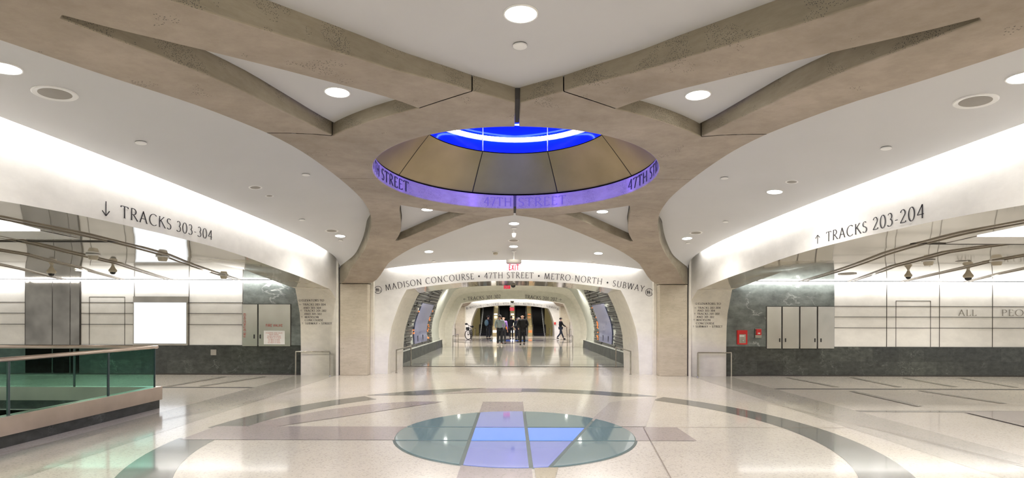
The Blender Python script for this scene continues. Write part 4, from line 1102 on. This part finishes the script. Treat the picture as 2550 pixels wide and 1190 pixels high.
# near half of the first crossing, behind and above the camera
for (x, y) in ((-2.1, -5.6), (2.1, -5.6), (0, -5.9)):
    P = Vector((x, C1+y, z_front(x, y))); lampat(P, 1.0)
for sx in (-1, 1):
    lampat(Vector((sx*4.2, C1-6.0, 3.1)), .7)
GS = 'round ceiling speakers'; sp0 = [None]
for px, py, k, s_, lab in ((137, 231, 's', 1.0, 'large grey round speaker on the left side ceiling'), (2429, 250, 's', 1.0, 'large grey round speaker on the right side ceiling'),
    (636, 466, 's', .62, 'small round speaker mid way along the left ceiling'), (1972, 452, 's', .55, 'small round speaker above the right lone downlight'),
    (826, 574, 's', .9, 'round speaker beside the left corner downlight'), (1733, 579, 's', .9, 'round speaker beside the right corner downlight'), (1279, 598, 'f', .9, 'round speaker between the two centre line downlights')):
    P, N = zhit(px, py, k); put_proto(sp0, mk_speaker, P, N, lab, GS, s_)
P, N = zhit(671, 487, 's'); put_proto(sp0, mk_speaker, P, N, 'smallest round vent just right of the mid left speaker', GS, .4)
P, N = zhit(2110, 682, 'flat'); put_proto(sp0, mk_speaker, P, N, 'flat round speaker in the right corridor ceiling near the pier', GS, 1.2)
P, N = zhit(2395, 651, 'flat'); put_proto(sp0, mk_speaker, P, N, 'small flat round speaker between the right corridor detectors', GS, .6)
GP = 'small round sprinkler covers'; s0_ = [None]
for px, py, k, lab in ((351, 353, 's', 'white sprinkler cap on the left ceiling, nearest the camera'), (762, 433, 's', 'white sprinkler cap on the left ceiling beside the ring'), (752, 546, 's', 'white sprinkler cap on the left ceiling above the band'),
    (1295, 111, 'f', 'white sprinkler cap below the big top centre downlight'), (2207, 367, 's', 'white sprinkler cap on the right ceiling, nearest the camera'), (1804, 442, 's', 'white sprinkler cap on the right ceiling beside the ring'),
    (1807, 551, 's', 'white sprinkler cap on the right ceiling above the band'), (1080, 650, 'f', 'tiny sprinkler cap left above the portal band'), (1478, 653, 'f', 'tiny sprinkler cap right above the portal band'), (1713, 604, 's', 'tiny sprinkler cap under the right corner downlight'), (848, 597, 's', 'tiny sprinkler cap under the left corner downlight')):
    P, N = zhit(px, py, k); put_proto(s0_, mk_spr, P, N, lab, GP, 1.15)
# smoke detectors
def mk_det():
    t = thing('smoke_detector', '', 'smoke detector')
    mb = MB(); mb.lathe([(0, -.075), (.05, -.075), (.062, -.045), (.062, -.02)], (0, 0, 0), 20); o = mb.build('sensor', 'almond', smooth=True); o.parent = t
    mb = MB(); mb.lathe([(.06, -.022), (.085, -.02), (.085, 0)], (0, 0, 0), 20); o = mb.build('base', 'white', smooth=True); o.parent = t
    return t
dt0 = [None]
for px, py, k, lab in ((1234, 627, 'f', 'small detector left of the exit sign stem'), (232, 633, 'flat', 'almond detector above the left dome camera pair'), (405, 637, 'flat', 'almond detector over the advert screen in the left corridor ceiling'), (557, 685, 'flat', 'almond detector nearest the left pier'),
    (2312, 648, 'flat', 'almond detector between the two right dome cameras'), (2482, 648, 'flat', 'almond detector near the right photo edge')):
    P, N = zhit(px, py, k); put_proto(dt0, mk_det, P, N, lab, 'almond smoke detectors', 1.25 if k == 'flat' else 1)
def mk_dome():
    t = thing('dome_camera', '', 'security camera')
    mb = MB(); mb.lathe([(0, -.02), (.03, -.02), (.05, -.07), (.085, -.12), (.085, -.15), (.07, -.17), (.0, -.17)], (0, 0, 0), 22); o = mb.build('housing', 'almond', smooth=True); o.parent = t
    mb = MB(); mb.lathe([(.028, 0), (.028, -.02)], (0, 0, 0), 12); o = mb.build('stem', 'almond'); o.parent = t
    mb = MB(); mb.lathe([(.062, -.165), (.055, -.20), (.035, -.222), (0, -.23)], (0, 0, 0), 22); o = mb.build('dome', 'dome', smooth=True); o.parent = t
    return t
dm0 = [None]
for px, py, s_, lab in ((128, 662, .95, 'dome security camera above the elevator door'), (281, 660, .85, 'dome security camera left of the advert screen'), (2262, 673, .85, 'smaller dome security camera in the right corridor'), (2411, 671, 1.05, 'larger dome security camera over the word ALL')):
    P, N = zhit(px, py, 'flat'); put_proto(dm0, mk_dome, P, N, lab, 'dome security cameras', s_)
# smoked half domes under the arches
def halfdome(P, r, lab):
    t = thing('smoked_dome_camera', lab, 'security camera', P)
    mb = MB(); mb.lathe([(r, 0), (r*.85, -r*.5), (r*.5, -r*.85), (0, -r)], (0, 0, 0), 20); o = mb.build('dome', 'dome', smooth=True); o.parent = t
    mb = MB(); mb.lathe([(r*1.15, .03), (r*1.15, 0), (r, 0)], (0, 0, 0), 20); o = mb.build('base', 'almond'); o.parent = t
halfdome(W(1278, 710.3, C1+9.3), .08, 'black half dome camera under the portal soffit right of the second exit sign')
halfdome(W(1275.5, 750.5, C2-7.0), .10, 'tiny black half dome camera under the inner arch')
# ------------------------------------------------------------------ exit signs
def exit_sign(P, w_, h, label, ceil_z, cap=True):
    t = thing('exit_sign', label, 'exit sign', P, 'red exit signs')
    mb = MB(); mb.box((-w_/2, -.012, -h/2), (w_/2, .012, h/2)); o = mb.build('panel', 'exitpanel' if cap else 'exitred', bevel=.004); o.parent = t
    mb = MB(); sz = h*.66; nat = text_width('EXIT', .2)*sz
    text_mesh(mb, 'EXIT', lambda u, v: Vector((-w_*.36+u, -.016, -h*.36+v)), sz, w_*.72, sans=True, T=.2, track=.2)
    o = mb.build('lettering', 'exitred' if cap else 'exitpanel', weld=0); o.parent = t
    mb = MB(); mb.box((-w_*.56, -.05, h/2), (w_*.56, .05, h/2+.10)); o = mb.build('canopy', 'steel', bevel=.008); o.parent = t
    if ceil_z-P[2]-h/2-.1 > .02:
        mb = MB(); mb.tube([(0, 0, h/2+.1), (0, 0, ceil_z-P[2]-.02)], .012, 8); mb.lathe([(.012, ceil_z-P[2]-.05), (.06, ceil_z-P[2]-.03), (.065, ceil_z-P[2])], (0, 0, 0), 18); o = mb.build('stem', 'white'); o.parent = t
    return t
P, N = zhit(1278, 624, 'f'); E = W(1279.5, 665, P.y)
exit_sign(E, .36, .205, 'red EXIT sign on a stem in front of the white band', P.z)
E = W(1262.5, 714.5, 24.6); exit_sign(E, .31, .17, 'small red exit sign hanging under the portal in the tunnel', 3.44, False)
E = W(1275, 769.5, C2+7.45+.9); exit_sign(E, .38, .28, 'tiny red exit sign over the escalators', 2.68, False)
P, N = zhit(1280, 567, 'f')
t = thing('pendant_fixture', 'small white pendant fixture on a stem under the ring joint', 'pendant', P)
mb = MB(); mb.lathe([(.06, 0), (.06, -.02), (.012, -.035)], (0, 0, 0), 18); o = mb.build('canopy', 'white'); o.parent = t
mb = MB(); mb.tube([(0, 0, -.03), (0, 0, -.12)], .008, 8); o = mb.build('stem', 'white'); o.parent = t
mb = MB(); mb.lathe([(0, -.11), (.05, -.12), (.048, -.16), (.03, -.21), (0, -.22)], (0, 0, 0), 18); o = mb.build('head', 'white', smooth=True); o.parent = t
# ------------------------------------------------------------------ cane rails
def rail(a, b, label, h=.686):
    a, b = Vector(a), Vector(b); t = thing('cane_rail', label, 'rail', a, 'low metal cane rails'); d = b-a; r = .019; z = Vector((0, 0, h))
    mb = MB(); mb.tube([z-Vector((0, 0, r)), d+z-Vector((0, 0, r))], r, 10); o = mb.build('top_bar', 'steel', smooth=True); o.parent = t
    for q in (Vector((0, 0, 0)), d):
        mb = MB(); mb.tube([q, q+z-Vector((0, 0, r))], r, 10); o = mb.build('post', 'steel', smooth=True); o.parent = t
        mb = MB(); mb.lathe([(0, .012), (.032, .012), (.034, 0)], q, 14); f_ = mb.build('foot_plate', 'steel'); f_.parent = o
yR = C1+6.9
rail((-6.03, yR, 0), (-5.08, yR, 0), 'low steel rail in front of the left directory pier')
rail((5.10, yR, 0), (6.03, yR, 0), 'low steel rail in front of the right directory pier')
rail((-3.42, 14.72, 0), (-3.42, 16.85, 0), 'low steel rail along the left jamb of the near portal')
rail((3.36, 14.45, 0), (3.36, 16.5, 0), 'low steel rail along the right jamb of the near portal')
rail((-3.16, 26.6, 0), (-3.10, 28.6, 0), 'low rail at the left jamb of the inner arch')
rail((3.16, 26.6, 0), (3.10, 28.6, 0), 'low rail at the right jamb of the inner arch')
rail((-6.0, C2+6.9, 0), (-4.8, C2+6.9, 0), 'distant low rail left of the far column')
rail((4.8, C2+6.9, 0), (6.0, C2+6.9, 0), 'distant low rail right of the far column')
rail((-3.3, C2+8.5, 0), (-3.3, C2+9.6, 0), 'tiny low rail left of the escalators')
rail((3.3, C2+8.5, 0), (3.3, C2+9.6, 0), 'tiny low rail right of the escalators')
# ------------------------------------------------------------------ balustrade round the stair well
bx, by = -6.27, 8.98
t = thing('glass_balustrade', 'green glass balustrade with steel handrail round the stair well, lower left', 'balustrade', (bx, by, 0))
def bk(mb, n, m, par=None, **k): o = mb.build(n, m, **k); o.parent = par or t; o.location = -t.location if par is None else (0, 0, 0); return o
YB = -1.6; XB = -11.2
mb = MB(); mb.box((bx-.14, YB, .15), (bx, by, .385)); mb.box((XB, by-.14, .15), (bx-.14, by, .385)); bk(mb, 'steel_curb', 'steelr', bevel=.003)
mb = MB(); mb.box((bx-.13, YB, 0), (bx-.03, by-.03, .15)); mb.box((XB, by-.13, 0), (bx-.13, by-.03, .15)); bk(mb, 'stone_kick', 'greenlo')
gx = bx-.07; gy = by-.07
JY = [gy-.02, 7.86, 6.30, 4.74, 3.18, 1.62, .1, -1.5]
for a, b in zip(JY, JY[1:]):
    mb = MB(); mb.box((gx-.007, a-.008, .385), (gx+.007, b+.008, 1.06)); bk(mb, 'glass_pane', 'pane')
    for yy in (a-.008, b+.008):
        mb = MB(); mb.box((gx-.012, yy-.004, .385), (gx+.012, yy+.004, 1.06)); bk(mb, 'pane_edge', 'gjoint')
JX = [gx-.02, -7.78, -9.35, -11.0]
for a, b in zip(JX, JX[1:]):
    mb = MB(); mb.box((a-.008, gy-.007, .385), (b+.008, gy+.007, 1.06)); bk(mb, 'glass_pane', 'pane')
    for xx in (a-.008, b+.008):
        mb = MB(); mb.box((xx-.004, gy-.012, .385), (xx+.004, gy+.012, 1.06)); bk(mb, 'pane_edge', 'gjoint')
mb = MB(); mb.tube([(XB, gy, 1.085), (gx, gy, 1.085)], .03, 14); mb.tube([(gx, gy+.03, 1.085), (gx, YB, 1.085)], .03, 14); bk(mb, 'handrail', 'steelr', smooth=True)
# well shaft
mb = MB()
mb.grid([[(WX0, WY0, -.0), (WX1, WY0, 0), (WX1, WY1, 0), (WX0, WY1, 0), (WX0, WY0, 0)], [(WX0, WY0, -4), (WX1, WY0, -4), (WX1, WY1, -4), (WX0, WY1, -4), (WX0, WY0, -4)]])
mb.poly([(WX0, WY0, -4), (WX1, WY0, -4), (WX1, WY1, -4), (WX0, WY1, -4)]); struct('wall_stairwell', mb, 'slate_grey')
# ------------------------------------------------------------------ escalators beyond the far portal
EY = C2+9.6
def escalator(x, label):
    t = thing('escalator', label, 'escalator', (x, EY, 0), 'escalators rising away')
    mb = MB(); mb.box((-.5, -.6, 0), (.5, .6, .012))
    for k in range(26): mb.box((-.5, .6+.38*k, .2*k), (.5, .6+.38*(k+1), .2*(k+1)))
    o = mb.build('steps', 'rubber'); o.parent = t
    pr = [(-.75, 0), (-.75, .95), (.5, .98), (10.2, 6.1), (10.2, 5.1), (.7, 0)]
    for s in (-1, 1):
        mb = MB(); mb.prism([(s*.53, y, z) for y, z in pr], (s*.03, 0, 0)); o = mb.build('balustrade', 'dome'); o.parent = t
        mb = MB(); mb.tube([(s*.545, -.7, .1), (s*.545, -.95, .3), (s*.545, -.98, .75), (s*.545, -.75, 1.0), (s*.545, .5, 1.02), (s*.545, 10.2, 6.14)], .035, 8); o = mb.build('handrail', 'rubber'); o.parent = t
        mb = MB(); mb.prism([(s*.50, y, z) for y, z in ((-.6, .02), (-.6, .2), (.5, .25), (10, 5.3), (10, 5.15), (.7, .05))], (s*.03, 0, 0)); o = mb.build('skirt', 'white'); o.parent = t
    return t
for x, l in ((-2.37, 'leftmost black escalator'), (-.79, 'second black escalator from the left'), (.79, 'third black escalator from the left'), (2.37, 'rightmost black escalator')):
    escalator(x, l+' beyond the distant portal')
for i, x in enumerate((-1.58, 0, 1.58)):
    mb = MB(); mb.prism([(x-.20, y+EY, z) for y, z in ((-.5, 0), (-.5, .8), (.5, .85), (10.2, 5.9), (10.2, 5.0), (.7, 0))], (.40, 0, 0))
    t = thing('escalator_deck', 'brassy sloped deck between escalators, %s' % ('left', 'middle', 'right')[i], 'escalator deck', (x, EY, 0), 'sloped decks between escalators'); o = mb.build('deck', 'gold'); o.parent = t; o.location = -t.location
    mb = MB()
    for k in range(2): mb.box((x-.14, EY+2.2+k*2.2, 1.9+k*1.15), (x+.14, EY+2.35+k*2.2, 2.0+k*1.15))
    mb.box((x-.15, EY-.52, .3), (x+.15, EY-.5, .5)); o = mb.build('light_bar', 'strip' if i != 2 else 'orange'); o.parent = t; o.location = -t.location
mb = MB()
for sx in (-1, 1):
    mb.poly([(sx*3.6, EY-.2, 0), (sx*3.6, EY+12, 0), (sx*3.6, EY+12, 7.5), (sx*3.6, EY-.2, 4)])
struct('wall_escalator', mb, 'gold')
mb = MB(); mb.poly([(-3.6, EY+11, 0), (3.6, EY+11, 0), (3.6, EY+11, 7.5), (-3.6, EY+11, 7.5)]); struct('wall_back', mb, 'black')
mb = MB(); mb.poly([(-3.6, EY-.2, 3.2), (3.6, EY-.2, 3.2), (3.6, EY+12, 8.2), (-3.6, EY+12, 8.2)]); struct('ceiling', mb, 'slate_grey')
for k in range(3): lampat(Vector((-2.4+2.4*k, EY+2, 3.7)), .7)
# small alarm beside the far right column
t = thing('fire_alarm_pull_station', 'tiny red alarm box on the far pier behind the walking man', 'fire alarm', W(1382, 805, C2+7.38)); mb = MB(); mb.box((-.07, -.05, -.1), (.07, .03, .1)); o = mb.build('housing', 'red'); o.parent = t
# ------------------------------------------------------------------ people
def skin_obj(name, chains, mats, parent, sub=1):
    "chains: list of (list of (pos, radius), attach) welded by coincident points"
    me = bpy.data.meshes.new(name); V = []; R = []; E = []; idx = {}
    def vid(p, r):
        k = tuple(round(c, 4) for c in p)
        if k not in idx: idx[k] = len(V); V.append(tuple(p)); R.append(r)
        return idx[k]
    for ch in chains:
        ids = [vid(p, r) for p, r in ch]
        for a, b in zip(ids, ids[1:]): E.append((a, b))
    me.from_pydata(V, E, []); o = bpy.data.objects.new(name, me); COL.objects.link(o)
    m = o.modifiers.new('skin', 'SKIN'); m.use_smooth_shade = True
    for i, r in enumerate(R):
        rr = r if isinstance(r, tuple) else (r, r); me.skin_vertices[0].data[i].radius = rr
    me.skin_vertices[0].data[0].use_root = True
    s = o.modifiers.new('sub', 'SUBSURF'); s.levels = sub; s.render_levels = sub
    dg = bpy.context.evaluated_depsgraph_get(); new = bpy.data.meshes.new_from_object(o.evaluated_get(dg))
    o.modifiers.clear(); o.data = new; new.materials.clear(); new.materials.append(M[mats] if isinstance(mats, str) else mats)
    for p in new.polygons: p.use_smooth = True
    bpy.data.meshes.remove(me)
    o.parent = parent; return o
def V3(*a): return Vector(a)
def person(px, py, Y, H, face, label, top, legs, shoe='rubber', hair=None, armL=None, armR=None, stride=0.0, coat=.0, lean=0.0, bulk=1.0, cap=None, extra=None):
    """face: yaw in degrees, 0 = back to the camera (looking +Y). Body built 1.75 m tall then scaled."""
    g = W(px, py, Y); root = thing('person', label, 'person', (g.x, Y, 0)); root.rotation_euler = (0, 0, math.radians(-face)); k = H/1.75; root.scale = (k, k, k)
    s = stride
    hip = [V3(-.09, 0, .92), V3(.09, 0, .92)]; knee = [V3(-.10, .10*s+.02, .50), V3(.10, -.06*s+.02, .50)]; ank = [V3(-.11, .26*s, .09), V3(.11, -.30*s, .10+.03*s)]
    ly = lean
    ch_ = V3(0, ly*.5, 1.25); nk = V3(0, ly*.8, 1.48); hd = V3(0, ly+.02, 1.60)
    sh = [V3(-.185*bulk, ly*.7, 1.40), V3(.185*bulk, ly*.7, 1.40)]
    aL = armL or (V3(-.25, -.02, 1.13), V3(-.24, .08, .88)); aR = armR or (V3(.25, -.02, 1.13), V3(.24, .08, .88))
    arms = [aL, aR]
    body = [[(V3(0, 0, .95), (.13, .10)), (ch_, (.14, .10)), (V3(0, ly*.75, 1.42), (.09, .07)), (nk, .05), (hd, .085), (hd+V3(0, .015, .075), .07)]]
    for i in (0, 1):
        body.append([(V3(0, 0, .95), (.13, .10)), (hip[i], .085), (knee[i], .055), (ank[i], .034), (ank[i]+V3(0, .02, -.03), .02)])
        el, wr = arms[i]; hn = (wr-el).normalized()
        body.append([(V3(0, ly*.75, 1.42), (.09, .07)), (sh[i], .055), (el, .038), (wr, .026), (wr+hn*.07, .030)])
        for q in range(4):
            off = V3(0, .0, 0)+V3((q-1.5)*.016, (q-1.5)*.006, 0)
            body.append([(wr+hn*.07, .030), (wr+hn*.115+off, .0095), (wr+hn*(.145 if q in (1, 2) else .135)+off+V3(0, .012, 0), .009), (wr+hn*(.17 if q in (1, 2) else .155)+off+V3(0, .026, -.002), .0075)])
        body.append([(wr+hn*.07, .030), (wr+hn*.075+V3((.032 if i == 0 else -.032), .012, 0), .011), (wr+hn*.11+V3((.042 if i == 0 else -.042), .026, 0), .0095)])
    b = skin_obj('body', body, 'skin', root)
    # face features
    mb = MB(); mb.ball(hd+V3(0, .112, .015), .014, .02, .022, 6); mb.ball(hd+V3(-.092, .0, .02), .012, .022, .032, 6); mb.ball(hd+V3(.092, 0, .02), .012, .022, .032, 6); o = mb.build('nose_and_ears', 'skin', smooth='all'); o.parent = root
    mb = MB(); mb.ball(hd+V3(-.033, .092, .045), .012, .008, .007, 6); mb.ball(hd+V3(.033, .092, .045), .012, .008, .007, 6); o = mb.build('eyes', 'rubber', smooth='all'); o.parent = root
    # jacket
    jl = .80-coat
    J = [[(V3(0, .0, jl), (.165*bulk, .125*bulk)), (V3(0, 0, 1.0), (.165*bulk, .125*bulk)), (ch_, (.185*bulk, .13*bulk)), (V3(0, ly*.75, 1.41), (.13*bulk, .09)), (nk-V3(0, 0, .02), .062)]]
    for i in (0, 1):
        el, wr = arms[i]; J.append([(V3(0, ly*.75, 1.41), (.13*bulk, .09)), (sh[i], .082*bulk), (el, .06*bulk), (wr, .043)])
    skin_obj('jacket', J, top, root)
    T = []
    for i in (0, 1): T.append([(V3(0, 0, .95), (.145, .115)), (hip[i], .105), (knee[i], .073), (ank[i]+V3(0, 0, .02), .058)])
    skin_obj('trousers', T, legs, root)
    for i in (0, 1):
        skin_obj('shoe', [[(ank[i]+V3(0, -.035, -.03), .055), (ank[i]+V3(0, .03, -.035), .056), (ank[i]+V3(0, .13, -.05), .046), (ank[i]+V3(0, .18, -.055), .032)]], shoe, root)
    if hair:
        mb = MB(); rows = []
        for a in range(9):
            th = PI*.62*a/8; rows.append([hd+V3(0, -.012, .045)+V3(.102*math.sin(th)*math.cos(2*PI*j/20), .112*math.sin(th)*math.sin(2*PI*j/20)-(.02 if a > 5 else 0), .108*math.cos(th)*(1 if math.sin(2*PI*j/20) < .3 or a < 5 else .55)) for j in range(21)])
        mb.grid(rows); o = mb.build('cap' if cap else 'hair', hair, smooth='all'); o.parent = root
        if cap: mb = MB(); mb.prism([hd+V3(.07*math.cos(q), .09+.08*math.sin(q), .075) for q in [PI*i/8 for i in range(9)]], (0, 0, .012)); q_ = mb.build('brim', hair); q_.parent = o
    if extra: extra(root, dict(hd=hd, sh=sh, arms=arms))
    return root
M['shirt'] = plain('grey_blue_shirt', (.30, .36, .38), .8, var=.15)
M['navy'] = plain('dark_navy_cloth', (.012, .014, .02), .8)
M['blackc'] = plain('black_cloth', (.008, .008, .009), .85)
M['charc'] = plain('charcoal_cloth', (.03, .032, .035), .8)
M['denim'] = plain('dark_denim', (.02, .03, .055), .8)
M['hairb'] = plain('dark_hair', (.015, .01, .008), .6)
M['hairg'] = plain('grey_hair', (.35, .32, .29), .7)
M['teal'] = plain('blue_grey_pack', (.09, .17, .22), .7)
M['viol'] = plain('violet_jacket', (.25, .14, .42), .6, var=.3, scale=8)
M['orangec'] = plain('orange_cloth', (.75, .25, .03), .6)
def pack(mat, w_=.15):
    def f(root, d):
        mb = MB(); mb.ball((0, -.19, 1.20), w_, .11, .23, 8); o = mb.build('backpack', mat, smooth='all'); o.parent = root
    return f
def stripe(root, d):
    mb = MB(); mb.ball((.21, .0, 1.02), .05, .07, .12, 8); o = mb.build('orange_pouch', 'orangec', smooth='all'); o.parent = root
def walkstick(root, d):
    el, wr = d['arms'][1]; h = wr+(wr-el).normalized()*.09; mb = MB(); mb.tube([h+V3(0, -.02, .06), V3(h.x, h.y+.05, .0)], .022, 8); o = mb.build('umbrella', 'rubber'); o.parent = root
def pocket(s, y=.16): return (V3(s*.27, -.06, 1.14), V3(s*.20, y, .98))
person(1215.5, 845, 37.6, 1.80, 35, 'person in dark coat with a blue-grey backpack, standing left before the escalators', 'blackc', 'navy', hair='hairb', coat=.18, armR=(V3(.26, .06, 1.14), V3(.18, .30, 1.05)), extra=pack('teal', .17))
person(1244.5, 859.6, 29.4, 1.80, -8, 'man seen from behind in a grey-blue shirt, dark trousers and white-soled shoes', 'shirt', 'navy', shoe='white', hair='hairb', armL=pocket(-1, .14), armR=pocket(1, .14))
person(1253.5, 856.5, 31.0, 1.72, 20, 'person in a violet jacket with an orange patch beside the grey-blue shirt man', 'viol', 'navy', hair=None, extra=stripe)
person(1273, 843.8, 38.4, 1.76, 30, 'dark-clothed person with dark hair standing behind the blue floor glow', 'blackc', 'navy', hair='hairb', coat=.1, armR=(V3(.27, .10, 1.18), V3(.30, .32, 1.08)))
person(1288, 844.5, 37.0, 1.68, 150, 'person in charcoal coat facing the camera, half hidden by the bald man', 'charc', 'navy', hair='hairb')
person(1294.5, 852, 33.2, 1.64, -60, 'grey-haired person in a charcoal jacket leaning left beside the bald man', 'charc', 'blackc', hair='hairg', armL=(V3(-.30, .12, 1.2), V3(-.25, .38, 1.12)), lean=.08)
person(1301, 858.4, 29.9, 1.83, -12, 'large bald man in a long black coat seen from behind', 'blackc', 'blackc', hair=None, coat=.12, bulk=1.25, armL=pocket(-1.1, .12), armR=pocket(1.1, .12))
person(1396, 844.3, 37.8, 1.64, 75, 'man in black cap and jacket walking right with a folded umbrella', 'blackc', 'denim', hair='hairb', cap=True, stride=1.15, armR=(V3(.25, .12, 1.16), V3(.24, .36, 1.02)), extra=walkstick)
# ------------------------------------------------------------------ bicycle
g = W(1166, 846, 37.0)
t = thing('bicycle', 'black bicycle with bags on the handlebars parked left of the escalators', 'bicycle', (g.x, 37.0, 0)); t.rotation_euler = (0, 0, math.radians(-8))
def wheel(c, yaw, name='wheel'):
    mb = MB(); R = Matrix.Rotation(yaw, 3, 'Z')
    mb.tube([Vector(c)+R @ Vector((0, .335*math.cos(2*PI*k/40), .335*math.sin(2*PI*k/40))) for k in range(40)], .028, 8, closed=True); w_ = mb.build(name, 'rubber', smooth='all'); w_.parent = t
    mb = MB()
    for k in range(14):
        a = 2*PI*k/14; mb.tube([c, Vector(c)+R @ Vector((0, .32*math.cos(a), .32*math.sin(a)))], .004, 4)
    o = mb.build('spokes', 'steel'); o.parent = w_
    mb = MB(); ax = R @ Vector((1, 0, 0)); mb.tube([Vector(c)-ax*.05, Vector(c)+ax*.05], .03, 10); o = mb.build('hub', 'rubber'); o.parent = w_
fw = V3(0, 0, .363); rw = V3(-.0, 1.02, .363)
wheel(fw, math.radians(58), 'front_wheel'); wheel(rw, 0, 'rear_wheel')
hd_ = V3(0, .17, .85); bb = V3(0, .62, .30); st = V3(0, .75, .82)
mb = MB(); mb.tube([hd_, bb], .02, 8); mb.tube([hd_+V3(0, .02, -.05), st], .018, 8); mb.tube([bb, st], .018, 8); mb.tube([st, rw], .012, 6); mb.tube([bb, rw], .012, 6); o = mb.build('frame', 'blackc', smooth=True); o.parent = t
mb = MB(); mb.tube([fw+V3(.05, .03, 0), fw+V3(.05, .09, .38), hd_+V3(0, 0, -.05)], .014, 6); mb.tube([fw+V3(-.05, -.03, 0), fw+V3(-.05, .07, .38), hd_+V3(0, 0, -.05)], .014, 6); o = mb.build('fork', 'blackc'); o.parent = t
mb = MB(); mb.tube([(-.05, .12, 1.12), (0, .14, 1.0), hd_], .014, 8); mb.tube([(-.20, .05, 1.16), (0, .13, 1.06), (.24, .05, .96)], .014, 8); o = mb.build('handlebar', 'blackc'); o.parent = t
mb = MB(); mb.ball((-.16, .05, 1.15), .11, .08, .07, 8); o = mb.build('grip_cover', 'rubber', smooth='all'); o.parent = t
mb = MB(); mb.ball((.30, .04, .96), .10, .09, .08, 8); o = mb.build('grip_cover', 'rubber', smooth='all'); o.parent = t
mb = MB(); mb.box((-.16, -.12, .72), (.08, .08, .92)); o = mb.build('front_bag', 'charc', bevel=.02); o.parent = t
mb = MB(); mb.tube([st, st+V3(0, .02, .12)], .014, 8); mb.ball(st+V3(0, .04, .15), .07, .13, .03, 8); o = mb.build('saddle', 'rubber', smooth='all'); o.parent = t
